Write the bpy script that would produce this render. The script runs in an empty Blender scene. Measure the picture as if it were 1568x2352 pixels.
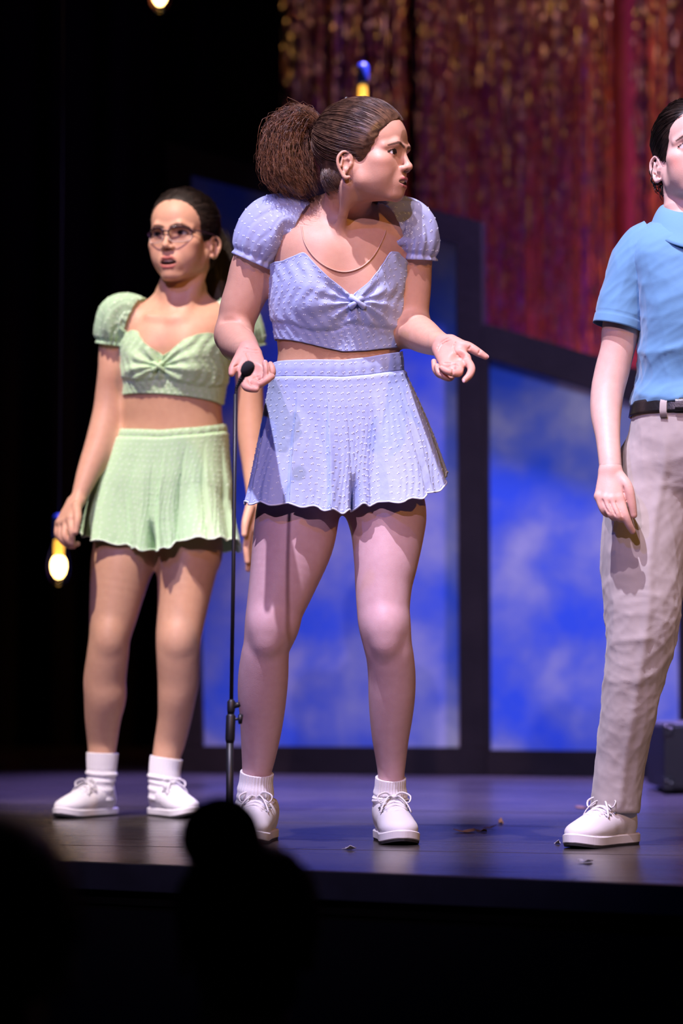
import bpy, bmesh, math, random
import numpy as np
from mathutils import Vector, Matrix

random.seed(7)
rng = np.random.default_rng(7)
scene = bpy.context.scene
COL = scene.collection

# ------------------------------------------------------------------ camera
F_PX = 6360.0                      # focal length in pixels of a 1568 x 2352 frame
CAM_Z = 0.354                      # eye height above the stage floor (z = 0)
PITCH = math.atan(384.0 / F_PX)
cam_data = bpy.data.cameras.new('camera')
cam = bpy.data.objects.new('camera', cam_data)
COL.objects.link(cam)
cam.location = (0, 0, CAM_Z)
cam.rotation_euler = (math.pi / 2 + PITCH, 0, 0)
cam_data.sensor_fit = 'VERTICAL'
cam_data.sensor_height = 36.0
cam_data.sensor_width = 24.0
cam_data.lens = 36.0 * F_PX / 2352.0
cam_data.clip_start = 0.05
cam_data.clip_end = 80
cam_data.dof.use_dof = True
cam_data.dof.focus_distance = 5.93
cam_data.dof.aperture_fstop = 2.5
scene.camera = cam

# ------------------------------------------------------------------ world, exposure
world = bpy.data.worlds.new('world')
scene.world = world
world.use_nodes = True
world.node_tree.nodes['Background'].inputs[0].default_value = (0.25, 0.3, 0.6, 1)
world.node_tree.nodes['Background'].inputs[1].default_value = 0.003
scene.view_settings.view_transform = 'Standard'
scene.view_settings.look = 'None'
scene.view_settings.exposure = 0.0
scene.view_settings.gamma = 1.0
scene.view_settings.use_curve_mapping = False

# ------------------------------------------------------------------ stage lamps
def spot(name, loc, target, color, watts, angle, blend=0.4, radius=0.06):
    d = bpy.data.lights.new(name, 'SPOT')
    d.energy = watts
    d.color = color
    d.spot_size = math.radians(angle)
    d.spot_blend = blend
    d.shadow_soft_size = radius
    o = bpy.data.objects.new(name, d)
    COL.objects.link(o)
    o.location = loc
    v = Vector(target) - Vector(loc)
    o.rotation_euler = v.to_track_quat('-Z', 'Y').to_euler()
    return o

# front-of-house keys, one per acting area
spot('key_spot_green', (-1.9, 3.4, 7.2), (-0.45, 7.1, 0.95), (1.0, 0.84, 0.74), 3900, 14, 0.5, 0.05)
spot('key_spot_blue', (-1.1, 2.8, 7.1), (0.06, 6.0, 0.85), (0.84, 0.76, 1.0), 3500, 17, 0.5, 0.05)
spot('key_spot_polo', (-0.4, 1.6, 6.2), (0.76, 5.85, 0.95), (0.98, 0.77, 0.94), 1050, 15, 0.5, 0.05)
# balcony wash over the whole acting area
spot('balcony_wash', (-2.2, -4.0, 4.7), (0.1, 6.3, 0.85), (0.98, 0.68, 0.96), 1700, 17, 0.5, 0.06)
# amber front fill, lower and from the other side
spot('amber_spot', (3.2, 0.4, 3.6), (-0.1, 6.4, 0.95), (1.0, 0.50, 0.10), 480, 26, 0.6, 0.06)
# blue and violet washes over the boards and the painted flats
spot('blue_wash', (-2.4, 1.0, 4.6), (0.15, 6.6, 0.3), (0.10, 0.16, 1.0), 420, 34, 0.7, 0.06)
spot('violet_back_wash', (1.0, 9.7, 6.2), (0.3, 9.1, 0.0), (0.36, 0.28, 1.0), 13000, 40, 0.8)
spot('flat_wash', (1.2, 5.6, 5.8), (0.75, 10.1, -0.5), (0.36, 0.48, 1.0), 1500, 32, 1.0)
# coloured lamps on the tinsel
spot('tinsel_red_lamp', (3.0, 12.3, 0.25), (1.5, 13.7, 1.5), (1.0, 0.34, 0.13), 800, 130, 0.8, 0.1)
spot('tinsel_magenta_lamp', (0.9, 11.4, 0.2), (1.3, 13.1, 1.6), (0.52, 0.08, 1.0), 1250, 110, 0.9, 0.1)
spot('tinsel_gold_lamp', (-2.0, 7.5, 6.6), (1.0, 13.0, 3.0), (1.0, 0.62, 0.28), 520, 40, 0.8, 0.1)

# ------------------------------------------------------------------ pixel rays -> points
_cf = np.array([0, math.cos(PITCH), math.sin(PITCH)])
_cu = np.array([0, -math.sin(PITCH), math.cos(PITCH)])
_cr = np.array([1.0, 0, 0])
CAM = np.array([0, 0, CAM_Z])
def ray(px, py):
    return _cf + (px - 784.0) / F_PX * _cr - (py - 1176.0) / F_PX * _cu
def P(px, py, Y):
    """point where the ray of a pixel meets the vertical plane at distance Y"""
    d = ray(px, py)
    return CAM + d * (Y / d[1])
def PF(px, py, z=0.0):
    """point where the ray of a pixel meets the horizontal plane at height z"""
    d = ray(px, py)
    return CAM + d * ((z - CAM_Z) / d[2])
def M(px, Y):
    return px * Y / F_PX

# ------------------------------------------------------------------ object helpers
def tag(o, label=None, cat=None, group=None, kind=None):
    if label: o['label'] = label
    if cat: o['category'] = cat
    if group: o['group'] = group
    if kind: o['kind'] = kind
    return o
def empty(name, loc, label=None, cat=None, group=None):
    o = bpy.data.objects.new(name, None)
    COL.objects.link(o)
    o.location = loc
    o.empty_display_size = 0.1
    return tag(o, label, cat, group)
ORIGIN = {}
def root_origin(parent):
    o = np.zeros(3)
    while parent is not None:
        o = o + np.array(parent.location)
        parent = parent.parent
    return o
def mk(name, verts, faces, mat=None, parent=None, smooth=True, cols=None, label=None, kind=None, matidx=None, mats=None):
    """one mesh object from world-space vertices"""
    v = np.asarray(verts, dtype=np.float64).reshape(-1, 3)
    me = bpy.data.meshes.new(name)
    off = root_origin(parent)
    if isinstance(faces, np.ndarray) and faces.ndim == 2:
        n, k = faces.shape
        me.vertices.add(len(v)); me.vertices.foreach_set('co', (v - off).astype(np.float32).ravel())
        me.loops.add(n * k); me.loops.foreach_set('vertex_index', faces.astype(np.int32).ravel())
        me.polygons.add(n)
        me.polygons.foreach_set('loop_start', np.arange(0, n * k, k, dtype=np.int32))
        me.polygons.foreach_set('loop_total', np.full(n, k, dtype=np.int32))
        me.update(calc_edges=True)
        me.validate()
    else:
        me.from_pydata((v - off).tolist(), [], [list(f) for f in faces])
        me.update()
    if smooth:
        me.polygons.foreach_set('use_smooth', np.ones(len(me.polygons), dtype=bool))
    if cols is not None:
        c = np.ones((len(v), 4), dtype=np.float32); c[:, :3] = cols
        a = me.attributes.new('Col', 'FLOAT_COLOR', 'POINT')
        a.data.foreach_set('color', c.ravel())
    for m in (mats or ([mat] if mat else [])):
        me.materials.append(m)
    if matidx is not None:
        me.polygons.foreach_set('material_index', np.asarray(matidx, dtype=np.int32))
    o = bpy.data.objects.new(name, me)
    COL.objects.link(o)
    if parent is not None:
        o.parent = parent
    return tag(o, label, None, None, kind)
class MB:
    """collects pieces of one mesh"""
    def __init__(self): self.v = []; self.f = []; self.n = 0
    def add(self, verts, faces):
        verts = np.asarray(verts, dtype=float).reshape(-1, 3)
        self.v.append(verts)
        self.f.extend([tuple(int(i) + self.n for i in f) for f in faces])
        self.n += len(verts); return self
    def build(self, name, mat, parent=None, **kw):
        return mk(name, np.concatenate(self.v), self.f, mat, parent, **kw)
def box_geo(lo, hi, bev=0.0):
    bm = bmesh.new()
    bmesh.ops.create_cube(bm, size=1.0)
    lo = np.array(lo, float); hi = np.array(hi, float)
    for v in bm.verts:
        c = (np.array(v.co) + 0.5) * (hi - lo) + lo
        v.co = c
    if bev > 0:
        bmesh.ops.bevel(bm, geom=bm.edges[:], offset=bev, segments=2, affect='EDGES', profile=0.6)
    vs = np.array([v.co[:] for v in bm.verts]); bm.verts.index_update()
    fs = [[v.index for v in f.verts] for f in bm.faces]
    bm.free()
    return vs, fs
def frame_along(pts):
    """parallel-transport frames of a polyline"""
    pts = np.asarray(pts, float)
    T = np.gradient(pts, axis=0); T /= np.linalg.norm(T, axis=1)[:, None] + 1e-12
    ref = np.array([1.0, 0, 0]) if abs(T[0][0]) < 0.8 else np.array([0, 1.0, 0])
    n = ref - T[0] * ref.dot(T[0]); n /= np.linalg.norm(n)
    N = [n]
    for i in range(1, len(pts)):
        n = N[-1] - T[i] * N[-1].dot(T[i]); n /= np.linalg.norm(n) + 1e-12
        N.append(n)
    N = np.array(N); B = np.cross(T, N)
    return T, N, B
def tube_geo(pts, rad, seg=10, caps=True, ry=None):
    pts = np.asarray(pts, float); n = len(pts)
    rad = np.broadcast_to(np.asarray(rad, float), (n,))
    ry = rad if ry is None else np.broadcast_to(np.asarray(ry, float), (n,))
    T, N, B = frame_along(pts)
    a = np.linspace(0, 2 * math.pi, seg, endpoint=False)
    ring = pts[:, None, :] + N[:, None, :] * (np.cos(a)[None, :, None] * rad[:, None, None]) + B[:, None, :] * (np.sin(a)[None, :, None] * ry[:, None, None])
    vs = ring.reshape(-1, 3)
    fs = []
    for i in range(n - 1):
        for j in range(seg):
            k = (j + 1) % seg
            fs.append((i * seg + j, i * seg + k, (i + 1) * seg + k, (i + 1) * seg + j))
    if caps:
        fs.append(tuple(range(seg - 1, -1, -1)))
        fs.append(tuple((n - 1) * seg + j for j in range(seg)))
    return vs, fs
def spline(pts, n):
    """Catmull-Rom through points (any dimension), n samples"""
    p = np.asarray(pts, float)
    p = np.vstack([2 * p[0] - p[1], p, 2 * p[-1] - p[-2]])
    m = len(p) - 3
    t = np.linspace(0, m - 1e-9, n)
    i = t.astype(int); u = (t - i)[:, None]
    a, b, c, d = p[i], p[i + 1], p[i + 2], p[i + 3]
    return 0.5 * ((2 * b) + (c - a) * u + (2 * a - 5 * b + 4 * c - d) * u**2 + (3 * b - a - 3 * c + d) * u**3)
def lathe_geo(prof, seg=24, center=(0, 0, 0)):
    """profile (r, z) spun about z"""
    prof = np.asarray(prof, float); n = len(prof)
    a = np.linspace(0, 2 * math.pi, seg, endpoint=False)
    vs = np.stack([prof[:, 0][:, None] * np.cos(a), prof[:, 0][:, None] * np.sin(a), np.repeat(prof[:, 1][:, None], seg, 1)], -1).reshape(-1, 3) + np.array(center)
    fs = []
    for i in range(n - 1):
        for j in range(seg):
            k = (j + 1) % seg
            fs.append((i * seg + j, i * seg + k, (i + 1) * seg + k, (i + 1) * seg + j))
    fs.append(tuple(range(seg - 1, -1, -1))); fs.append(tuple((n - 1) * seg + j for j in range(seg)))
    return vs, fs
def grid_faces(nu, nv, wrap=True):
    """faces of a grid of nv rows with nu columns (row-major), columns wrapping"""
    j = np.arange(nu if wrap else nu - 1); k = (j + 1) % nu
    i = np.arange(nv - 1)[:, None]
    return np.stack([i * nu + j, i * nu + k, (i + 1) * nu + k, (i + 1) * nu + j], -1).reshape(-1, 4)

# ------------------------------------------------------------------ materials
def new_mat(name):
    m = bpy.data.materials.new(name); m.use_nodes = True
    nt = m.node_tree
    return m, nt, nt.nodes['Principled BSDF']
def add(nt, kind, **props):
    n = nt.nodes.new(kind)
    for k, v in props.items():
        if k in n.inputs: n.inputs[k].default_value = v
        else: setattr(n, k, v)
    return n
def plain(name, col, rough=0.6, metal=0.0, bump=0.0, bscale=200.0, var=0.0, vscale=8.0, sheen=0.0, spec=0.5):
    m, nt, b = new_mat(name)
    b.inputs['Base Color'].default_value = (*col, 1)
    b.inputs['Roughness'].default_value = rough
    b.inputs['Metallic'].default_value = metal
    b.inputs['Specular IOR Level'].default_value = spec
    if sheen: b.inputs['Sheen Weight'].default_value = sheen
    tc = add(nt, 'ShaderNodeTexCoord')
    if var:
        n = add(nt, 'ShaderNodeTexNoise', Scale=vscale, Detail=6.0)
        nt.links.new(tc.outputs['Object'], n.inputs['Vector'])
        mx = add(nt, 'ShaderNodeMix', data_type='RGBA', blend_type='MULTIPLY')
        mx.inputs['Factor'].default_value = 1.0
        cr = add(nt, 'ShaderNodeValToRGB')
        cr.color_ramp.elements[0].position = 0.3; cr.color_ramp.elements[1].position = 0.7
        cr.color_ramp.elements[0].color = (1 - var,) * 3 + (1,); cr.color_ramp.elements[1].color = (1, 1, 1, 1)
        nt.links.new(n.outputs['Fac'], cr.inputs['Fac'])
        mx.inputs['A'].default_value = (*col, 1)
        nt.links.new(cr.outputs['Color'], mx.inputs['B'])
        nt.links.new(mx.outputs['Result'], b.inputs['Base Color'])
    if bump:
        n2 = add(nt, 'ShaderNodeTexNoise', Scale=bscale, Detail=3.0)
        nt.links.new(tc.outputs['Object'], n2.inputs['Vector'])
        bp = add(nt, 'ShaderNodeBump', Strength=bump, Distance=0.004)
        nt.links.new(n2.outputs['Fac'], bp.inputs['Height'])
        nt.links.new(bp.outputs['Normal'], b.inputs['Normal'])
    return m
def skin_mat(name, sss=0.12):
    m, nt, b = new_mat(name)
    a = add(nt, 'ShaderNodeAttribute', attribute_name='Col')
    tc = add(nt, 'ShaderNodeTexCoord')
    n = add(nt, 'ShaderNodeTexNoise', Scale=60.0, Detail=4.0)
    nt.links.new(tc.outputs['Object'], n.inputs['Vector'])
    cr = add(nt, 'ShaderNodeValToRGB')
    cr.color_ramp.elements[0].position = 0.3; cr.color_ramp.elements[1].position = 0.75
    cr.color_ramp.elements[0].color = (0.93, 0.90, 0.90, 1); cr.color_ramp.elements[1].color = (1, 1, 1, 1)
    nt.links.new(n.outputs['Fac'], cr.inputs['Fac'])
    mx = add(nt, 'ShaderNodeMix', data_type='RGBA', blend_type='MULTIPLY'); mx.inputs['Factor'].default_value = 1.0
    nt.links.new(a.outputs['Color'], mx.inputs['A']); nt.links.new(cr.outputs['Color'], mx.inputs['B'])
    nt.links.new(mx.outputs['Result'], b.inputs['Base Color'])
    b.inputs['Roughness'].default_value = 0.5
    b.inputs['Specular IOR Level'].default_value = 0.35
    b.inputs['Subsurface Weight'].default_value = sss
    b.inputs['Subsurface Scale'].default_value = 0.012
    b.inputs['Subsurface Radius'].default_value = (1.0, 0.35, 0.2)
    n2 = add(nt, 'ShaderNodeTexNoise', Scale=420.0, Detail=2.0)
    nt.links.new(tc.outputs['Object'], n2.inputs['Vector'])
    bp = add(nt, 'ShaderNodeBump', Strength=0.12, Distance=0.002)
    nt.links.new(n2.outputs['Fac'], bp.inputs['Height']); nt.links.new(bp.outputs['Normal'], b.inputs['Normal'])
    return m
def chiffon(name, col, alpha=1.0, trans=0.25):
    m, nt, b = new_mat(name)
    b.inputs['Base Color'].default_value = (*col, 1)
    b.inputs['Roughness'].default_value = 0.75
    b.inputs['Sheen Weight'].default_value = 0.25
    b.inputs['Specular IOR Level'].default_value = 0.2
    tc = add(nt, 'ShaderNodeTexCoord')
    n = add(nt, 'ShaderNodeTexNoise', Scale=55.0, Detail=4.0)
    nt.links.new(tc.outputs['Object'], n.inputs['Vector'])
    bp = add(nt, 'ShaderNodeBump', Strength=0.35, Distance=0.004)
    nt.links.new(n.outputs['Fac'], bp.inputs['Height'])
    nt.links.new(bp.outputs['Normal'], b.inputs['Normal'])
    tr = add(nt, 'ShaderNodeBsdfTranslucent'); tr.inputs['Color'].default_value = (*col, 1)
    ms = add(nt, 'ShaderNodeMixShader'); ms.inputs[0].default_value = trans
    out = nt.nodes['Material Output']
    nt.links.new(b.outputs[0], ms.inputs[1]); nt.links.new(tr.outputs[0], ms.inputs[2])
    last = ms
    if alpha < 1:
        tp = add(nt, 'ShaderNodeBsdfTransparent')
        m2 = add(nt, 'ShaderNodeMixShader'); m2.inputs[0].default_value = alpha
        nt.links.new(tp.outputs[0], m2.inputs[1]); nt.links.new(ms.outputs[0], m2.inputs[2]); last = m2
    nt.links.new(last.outputs[0], out.inputs[0])
    return m
def hair_mat(name, col, col2, rough=0.42):
    m, nt, b = new_mat(name)
    tc = add(nt, 'ShaderNodeTexCoord')
    n = add(nt, 'ShaderNodeTexNoise', Scale=70.0, Detail=3.0)
    nt.links.new(tc.outputs['Object'], n.inputs['Vector'])
    cr = add(nt, 'ShaderNodeValToRGB')
    cr.color_ramp.elements[0].position = 0.35; cr.color_ramp.elements[1].position = 0.68
    cr.color_ramp.elements[0].color = (*col, 1); cr.color_ramp.elements[1].color = (*col2, 1)
    nt.links.new(n.outputs['Fac'], cr.inputs['Fac']); nt.links.new(cr.outputs['Color'], b.inputs['Base Color'])
    b.inputs['Roughness'].default_value = rough
    b.inputs['Specular IOR Level'].default_value = 0.5
    return m
def emit(name, col, strength):
    m, nt, b = new_mat(name)
    b.inputs['Base Color'].default_value = (*col, 1)
    b.inputs['Emission Color'].default_value = (*col, 1)
    b.inputs['Emission Strength'].default_value = strength
    return m

# ================================================================== THE SETTING
# ---- materials of the set
def plank_mat():
    m, nt, b = new_mat('stage_board_paint')
    tc = add(nt, 'ShaderNodeTexCoord')
    mp = add(nt, 'ShaderNodeMapping'); mp.inputs['Scale'].default_value = (1.2, 26.0, 26.0)
    nt.links.new(tc.outputs['Object'], mp.inputs['Vector'])
    n = add(nt, 'ShaderNodeTexNoise', Scale=2.0, Detail=8.0, Roughness=0.65)
    nt.links.new(mp.outputs['Vector'], n.inputs['Vector'])
    cr = add(nt, 'ShaderNodeValToRGB')
    cr.color_ramp.elements[0].position = 0.32; cr.color_ramp.elements[1].position = 0.72
    cr.color_ramp.elements[0].color = (0.014, 0.011, 0.011, 1); cr.color_ramp.elements[1].color = (0.048, 0.038, 0.036, 1)
    nt.links.new(n.outputs['Fac'], cr.inputs['Fac'])
    n2 = add(nt, 'ShaderNodeTexNoise', Scale=2.2, Detail=4.0)
    nt.links.new(tc.outputs['Object'], n2.inputs['Vector'])
    mx = add(nt, 'ShaderNodeMix', data_type='RGBA', blend_type='MIX')
    mx.inputs['B'].default_value = (0.055, 0.044, 0.042, 1)
    mr = add(nt, 'ShaderNodeMapRange'); mr.inputs[1].default_value = 0.45; mr.inputs[2].default_value = 0.8
    nt.links.new(n2.outputs['Fac'], mr.inputs[0]); nt.links.new(mr.outputs[0], mx.inputs['Factor'])
    nt.links.new(cr.outputs['Color'], mx.inputs['A']); nt.links.new(mx.outputs['Result'], b.inputs['Base Color'])
    r = add(nt, 'ShaderNodeMapRange'); r.inputs[3].default_value = 0.17; r.inputs[4].default_value = 0.34
    nt.links.new(n.outputs['Fac'], r.inputs[0]); nt.links.new(r.outputs[0], b.inputs['Roughness'])
    bp = add(nt, 'ShaderNodeBump', Strength=0.12, Distance=0.004)
    nt.links.new(n.outputs['Fac'], bp.inputs['Height']); nt.links.new(bp.outputs['Normal'], b.inputs['Normal'])
    return m
def sky_paint():
    m, nt, b = new_mat('painted_sky_canvas')
    tc = add(nt, 'ShaderNodeTexCoord')
    n = add(nt, 'ShaderNodeTexNoise', Scale=2.6, Detail=4.0, Roughness=0.5)
    n.inputs['Distortion'].default_value = 0.15
    nt.links.new(tc.outputs['Object'], n.inputs['Vector'])
    cr = add(nt, 'ShaderNodeValToRGB')
    e = cr.color_ramp.elements
    e[0].position = 0.36; e[0].color = (0.030, 0.10, 0.56, 1)
    e[1].position = 0.60; e[1].color = (0.34, 0.34, 0.46, 1)
    k = cr.color_ramp.elements.new(0.47); k.color = (0.12, 0.17, 0.48, 1)
    k = cr.color_ramp.elements.new(0.72); k.color = (0.58, 0.54, 0.54, 1)
    nt.links.new(n.outputs['Fac'], cr.inputs['Fac']); nt.links.new(cr.outputs['Color'], b.inputs['Base Color'])
    b.inputs['Roughness'].default_value = 0.8
    return m
M_PLANK = plank_mat()
M_SKY = sky_paint()
M_FRAME = plain('dark_frame_paint', (0.022, 0.014, 0.011), 0.8, spec=0.15, var=0.35, vscale=6, bump=0.1, bscale=40)
M_BLACK = plain('black_velour', (0.0005, 0.0005, 0.0006), 0.95, spec=0.02)
M_FASCIA = plain('black_fascia_paint', (0.0012, 0.0012, 0.0018), 0.9, var=0.3, spec=0.05)
M_EDGE = plain('worn_stage_edge', (0.006, 0.007, 0.012), 0.6, spec=0.2, var=0.4, vscale=15)
M_CASE = plain('black_case_vinyl', (0.028, 0.024, 0.022), 0.6, bump=0.4, bscale=260, var=0.3)
M_STEEL = plain('worn_steel', (0.45, 0.40, 0.36), 0.35, metal=1.0)
M_DRAPE = plain('rust_red_drape', (0.33, 0.13, 0.025), 0.85, var=0.25, vscale=3, sheen=0.2)

# ---- stage floor: boards running across, laid a little askew to the lens
FLOOR_A = math.radians(-15.5)
ca, sa = math.cos(FLOOR_A), math.sin(FLOOR_A)
EDGE_A = PF(180, 1980)[:2]; EDGE_B = PF(1568, 2034)[:2]
edge_dir = (EDGE_B - EDGE_A) / np.linalg.norm(EDGE_B - EDGE_A)
edge_nrm = np.array([-edge_dir[1], edge_dir[0]])            # points upstage
if edge_nrm[1] < 0: edge_nrm = -edge_nrm
floor = empty('floor', (0, 7.0, 0)); floor['kind'] = 'structure'
def clip_poly(poly, p0, n):
    """keep the part of a polygon with (p - p0).n > 0"""
    out = []
    for i in range(len(poly)):
        a, b = np.array(poly[i]), np.array(poly[(i + 1) % len(poly)])
        da, db = (a - p0).dot(n), (b - p0).dot(n)
        if da >= 0: out.append(a)
        if da * db < 0: out.append(a + (b - a) * da / (da - db))
    return out
BW = 0.336
pl0 = PF(1143, 1935)[:2]
across = np.array([ca, sa]); deep = np.array([-sa, ca])
for i in range(-8, 30):
    s0, s1 = i * BW + 0.0022, (i + 1) * BW - 0.0022
    cuts = [-7.0]; x = -7.0 + random.uniform(0.5, 3.0)
    while x < 7: cuts.append(x); x += random.uniform(2.6, 3.8)
    cuts.append(7.0)
    for a0, a1 in zip(cuts[:-1], cuts[1:]):
        poly = [pl0 + across * (a0 + 0.001) + deep * s0, pl0 + across * (a1 - 0.001) + deep * s0,
                pl0 + across * (a1 - 0.001) + deep * s1, pl0 + across * (a0 + 0.001) + deep * s1]
        poly = clip_poly(poly, EDGE_A + edge_nrm * 0.02, edge_nrm)
        if len(poly) < 3: continue
        cx = np.mean(poly, axis=0)
        if abs(cx[0]) > 6.2 or cx[1] > 15.5: continue
        dz = random.uniform(-0.0006, 0.0006)
        n = len(poly)
        top = [(*p, dz) for p in poly]; bot = [(*p, -0.028) for p in poly]
        fs = [tuple(range(n))] + [(k, n + k, n + (k + 1) % n, (k + 1) % n) for k in range(n)]
        ob = mk('plank', top + bot, fs, M_PLANK, floor, smooth=False)
        # long axis of the grain follows the board
        ob.rotation_euler = (0, 0, FLOOR_A)
        R = np.array(Matrix.Rotation(-FLOOR_A, 3, 'Z'))
        co = np.array([v.co[:] for v in ob.data.vertices]) @ R.T
        ob.data.vertices.foreach_set('co', co.astype(np.float32).ravel()); ob.data.update()
sub = []
for p, q in ((-7, 0.0), (7, 0.0)):
    sub.append(EDGE_A + edge_dir * p + edge_nrm * 0.02)
sub = [sub[0], sub[1], np.array([7.0, 16.0]), np.array([-7.0, 16.0])]
vv = [(*p, -0.030) for p in sub] + [(*p, -0.08) for p in sub]
mk('subfloor', vv, [(0, 1, 2, 3), (4, 7, 6, 5), (0, 4, 5, 1), (1, 5, 6, 2), (2, 6, 7, 3), (3, 7, 4, 0)], M_FASCIA, floor, smooth=False)
# nosing and fascia of the stage front
def edge_slab(name, d0, d1, z0, z1, mat, bev=0.0):
    a = EDGE_A + edge_dir * -5.5; b = EDGE_A + edge_dir * 6.0
    c = [a + edge_nrm * d0, b + edge_nrm * d0, b + edge_nrm * d1, a + edge_nrm * d1]
    v = [(*p, z0) for p in c] + [(*p, z1) for p in c]
    o = mk(name, v, [(3, 2, 1, 0), (4, 5, 6, 7), (0, 1, 5, 4), (1, 2, 6, 5), (2, 3, 7, 6), (3, 0, 4, 7)], mat, None, smooth=False)
    o['kind'] = 'structure'
    return o
edge_slab('trim_1', -0.012, 0.019, -0.05, 0.0005, M_EDGE)
edge_slab('wall_front', 0.03, 0.07, -1.049, -0.081, M_FASCIA)
# floor of the house, back and side walls in black
HOUSE_Z = -1.05
o = mk('floor', [(-6, 0.5, HOUSE_Z), (6, 0.5, HOUSE_Z), (6, 9, HOUSE_Z), (-6, 9, HOUSE_Z), (-6, 0.5, HOUSE_Z - .05), (6, .5, HOUSE_Z - .05), (6, 9, HOUSE_Z - .05), (-6, 9, HOUSE_Z - .05)],
   [(0, 1, 2, 3), (7, 6, 5, 4), (0, 4, 5, 1), (1, 5, 6, 2), (2, 6, 7, 3), (3, 7, 4, 0)], M_FASCIA, None, smooth=False)
o['kind'] = 'structure'
def pleated(name, x0, x1, Y, z0, z1, mat, amp, wave, thick=0.01, seed=0):
    r = np.random.default_rng(seed)
    n = int((x1 - x0) / (wave / 8)) + 2
    x = np.linspace(x0, x1, n)
    ph = x / wave * 2 * math.pi + 0.8 * np.sin(x * 1.7 + seed) + 0.5 * np.sin(x * 4.1)
    y = Y + amp * np.sin(ph)
    v = []
    zs = np.linspace(z0, z1, 6)
    for k, z in enumerate(zs):
        v += [(a, b, z) for a, b in zip(x, y)]
    for k, z in enumerate(zs):
        v += [(a, b + thick, z) for a, b in zip(x, y)]
    f = grid_faces(n, 6, False); f2 = grid_faces(n, 6, False)[:, ::-1] + n * 6
    return mk(name, v, np.vstack([f, f2]), mat, None)
o = pleated('wall_back', -6, 6.2, 14.6, 0.0, 5.5, M_BLACK, 0.07, 0.35, seed=3); o['kind'] = 'structure'
o = pleated('wall_back', 0.42, 6.0, 13.75, 0.02, 5.3, M_DRAPE, 0.07, 0.42, seed=5); o['kind'] = 'structure'

# ---- painted sky flats
FA = PF(430, 1776); FB = PF(1520, 1787)
fdir = (FB - FA)[:2] / np.linalg.norm((FB - FA)[:2])
fn = np.array([-fdir[1], fdir[0], 0.0])
if fn[1] < 0: fn = -fn
def PW(px, py, back=0.0):
    """pixel ray onto the upright plane of the flats"""
    d = ray(px, py)
    t = ((FA - CAM).dot(fn) + back) / d.dot(fn)
    return CAM + d * t
def slab(poly_px, back0, back1, drop=None):
    pts = [PW(x, y) for x, y in poly_px]
    a = [p + fn * back0 for p in pts]; b = [p + fn * back1 for p in pts]
    n = len(pts)
    fs = [tuple(range(n))[::-1], tuple(range(n, 2 * n))] + [(k, (k + 1) % n, n + (k + 1) % n, n + k) for k in range(n)]
    v = np.array(a + b); v[:, 2] = np.maximum(v[:, 2], 0.002)
    return v, fs
def flat(label, canvas, pieces):
    pts = [PW(x, y) for x, y in canvas]
    base = np.mean(pts, axis=0); base[2] = 0
    r = empty('scenery_flat', base, label, 'scenery', 'painted sky flats')
    v, f = slab(canvas, 0.012, 0.02); mk('canvas', v, f, M_SKY, r, smooth=False)
    for nm, poly in pieces:
        v, f = slab(poly, -0.012, 0.05); mk(nm, v, f, M_FRAME, r, smooth=False)
    # braces behind
    return r
flat('tall painted sky flat with sloping top behind the person in blue',
     [(395, 345), (1090, 522), (1090, 1760), (425, 1760)],
     [('stile', [(383, 327), (436, 341), (467, 1712), (418, 1712)]),
      ('stile', [(1050, 496), (1106, 510), (1117, 1716), (1057, 1716)]),
      ('top_rail', [(436, 341), (1050, 496), (1050, 560), (438, 402)]),
      ('bottom_rail', [(418, 1713), (1117, 1717), (1117, 1786), (418, 1786)])])
flat('lower painted sky flat with dark sloping rail behind the person in the polo',
     [(1119, 760), (1600, 905), (1600, 1770), (1119, 1770)],
     [('stile', [(1109.5, 744), (1122, 747), (1126, 1721), (1118.5, 1721)]),
      ('top_rail', [(1122.5, 745), (1660, 906), (1660, 985), (1122.5, 823)]),
      ('bottom_rail', [(1119, 1722), (1660, 1727), (1660, 1792), (1119, 1792)]),
      ('stile', [(1556, 965), (1620, 984), (1620, 1726), (1560, 1726)])])

# ---- black case at the right
cb = PF(1545, 1824)
case = empty('equipment_case', (cb[0] + 0.30, cb[1] + 0.25, 0), 'black vinyl equipment case with steel corners beside the lower flat', 'case')
cs = cb[1] / F_PX
x0 = P(1525, 1800, cb[1])[0]; zt = P(1540, 1661, cb[1])[2]
v, f = box_geo((x0, cb[1], 0.012), (x0 + 0.62, cb[1] + 0.5, zt), 0.012); mk('body', v, f, M_CASE, case, smooth=False)
for cx_ in (x0 - 0.002, x0 + 0.62 - 0.03):
    for cz in (0.012, zt - 0.04):
        v, f = box_geo((cx_, cb[1] - 0.004, cz - 0.002), (cx_ + 0.032, cb[1] + 0.03, cz + 0.042), 0.006)
        c = mk('corner_plate', v, f, M_CASE, case, smooth=False)
        for dx in (0.009, 0.023):
            v, f = lathe_geo([(0.0045, 0), (0.004, 0.002), (0.0015, 0.003)], 8)
            v = np.array(v)[:, [0, 2, 1]] * np.array([1, -1, 1]) + np.array([cx_ + dx, cb[1] - 0.004, cz + 0.03 - (dx - 0.009) * 0.5])
            mk('rivet', v, [q[::-1] for q in f], M_STEEL, c)
for fx in (x0 + 0.05, x0 + 0.55):
    for fy in (cb[1] + 0.05, cb[1] + 0.43):
        v, f = lathe_geo([(0.02, 0.001), (0.022, 0.006), (0.018, 0.014)], 12, (fx, fy, 0)); mk('foot', v, f, M_CASE, case)

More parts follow.
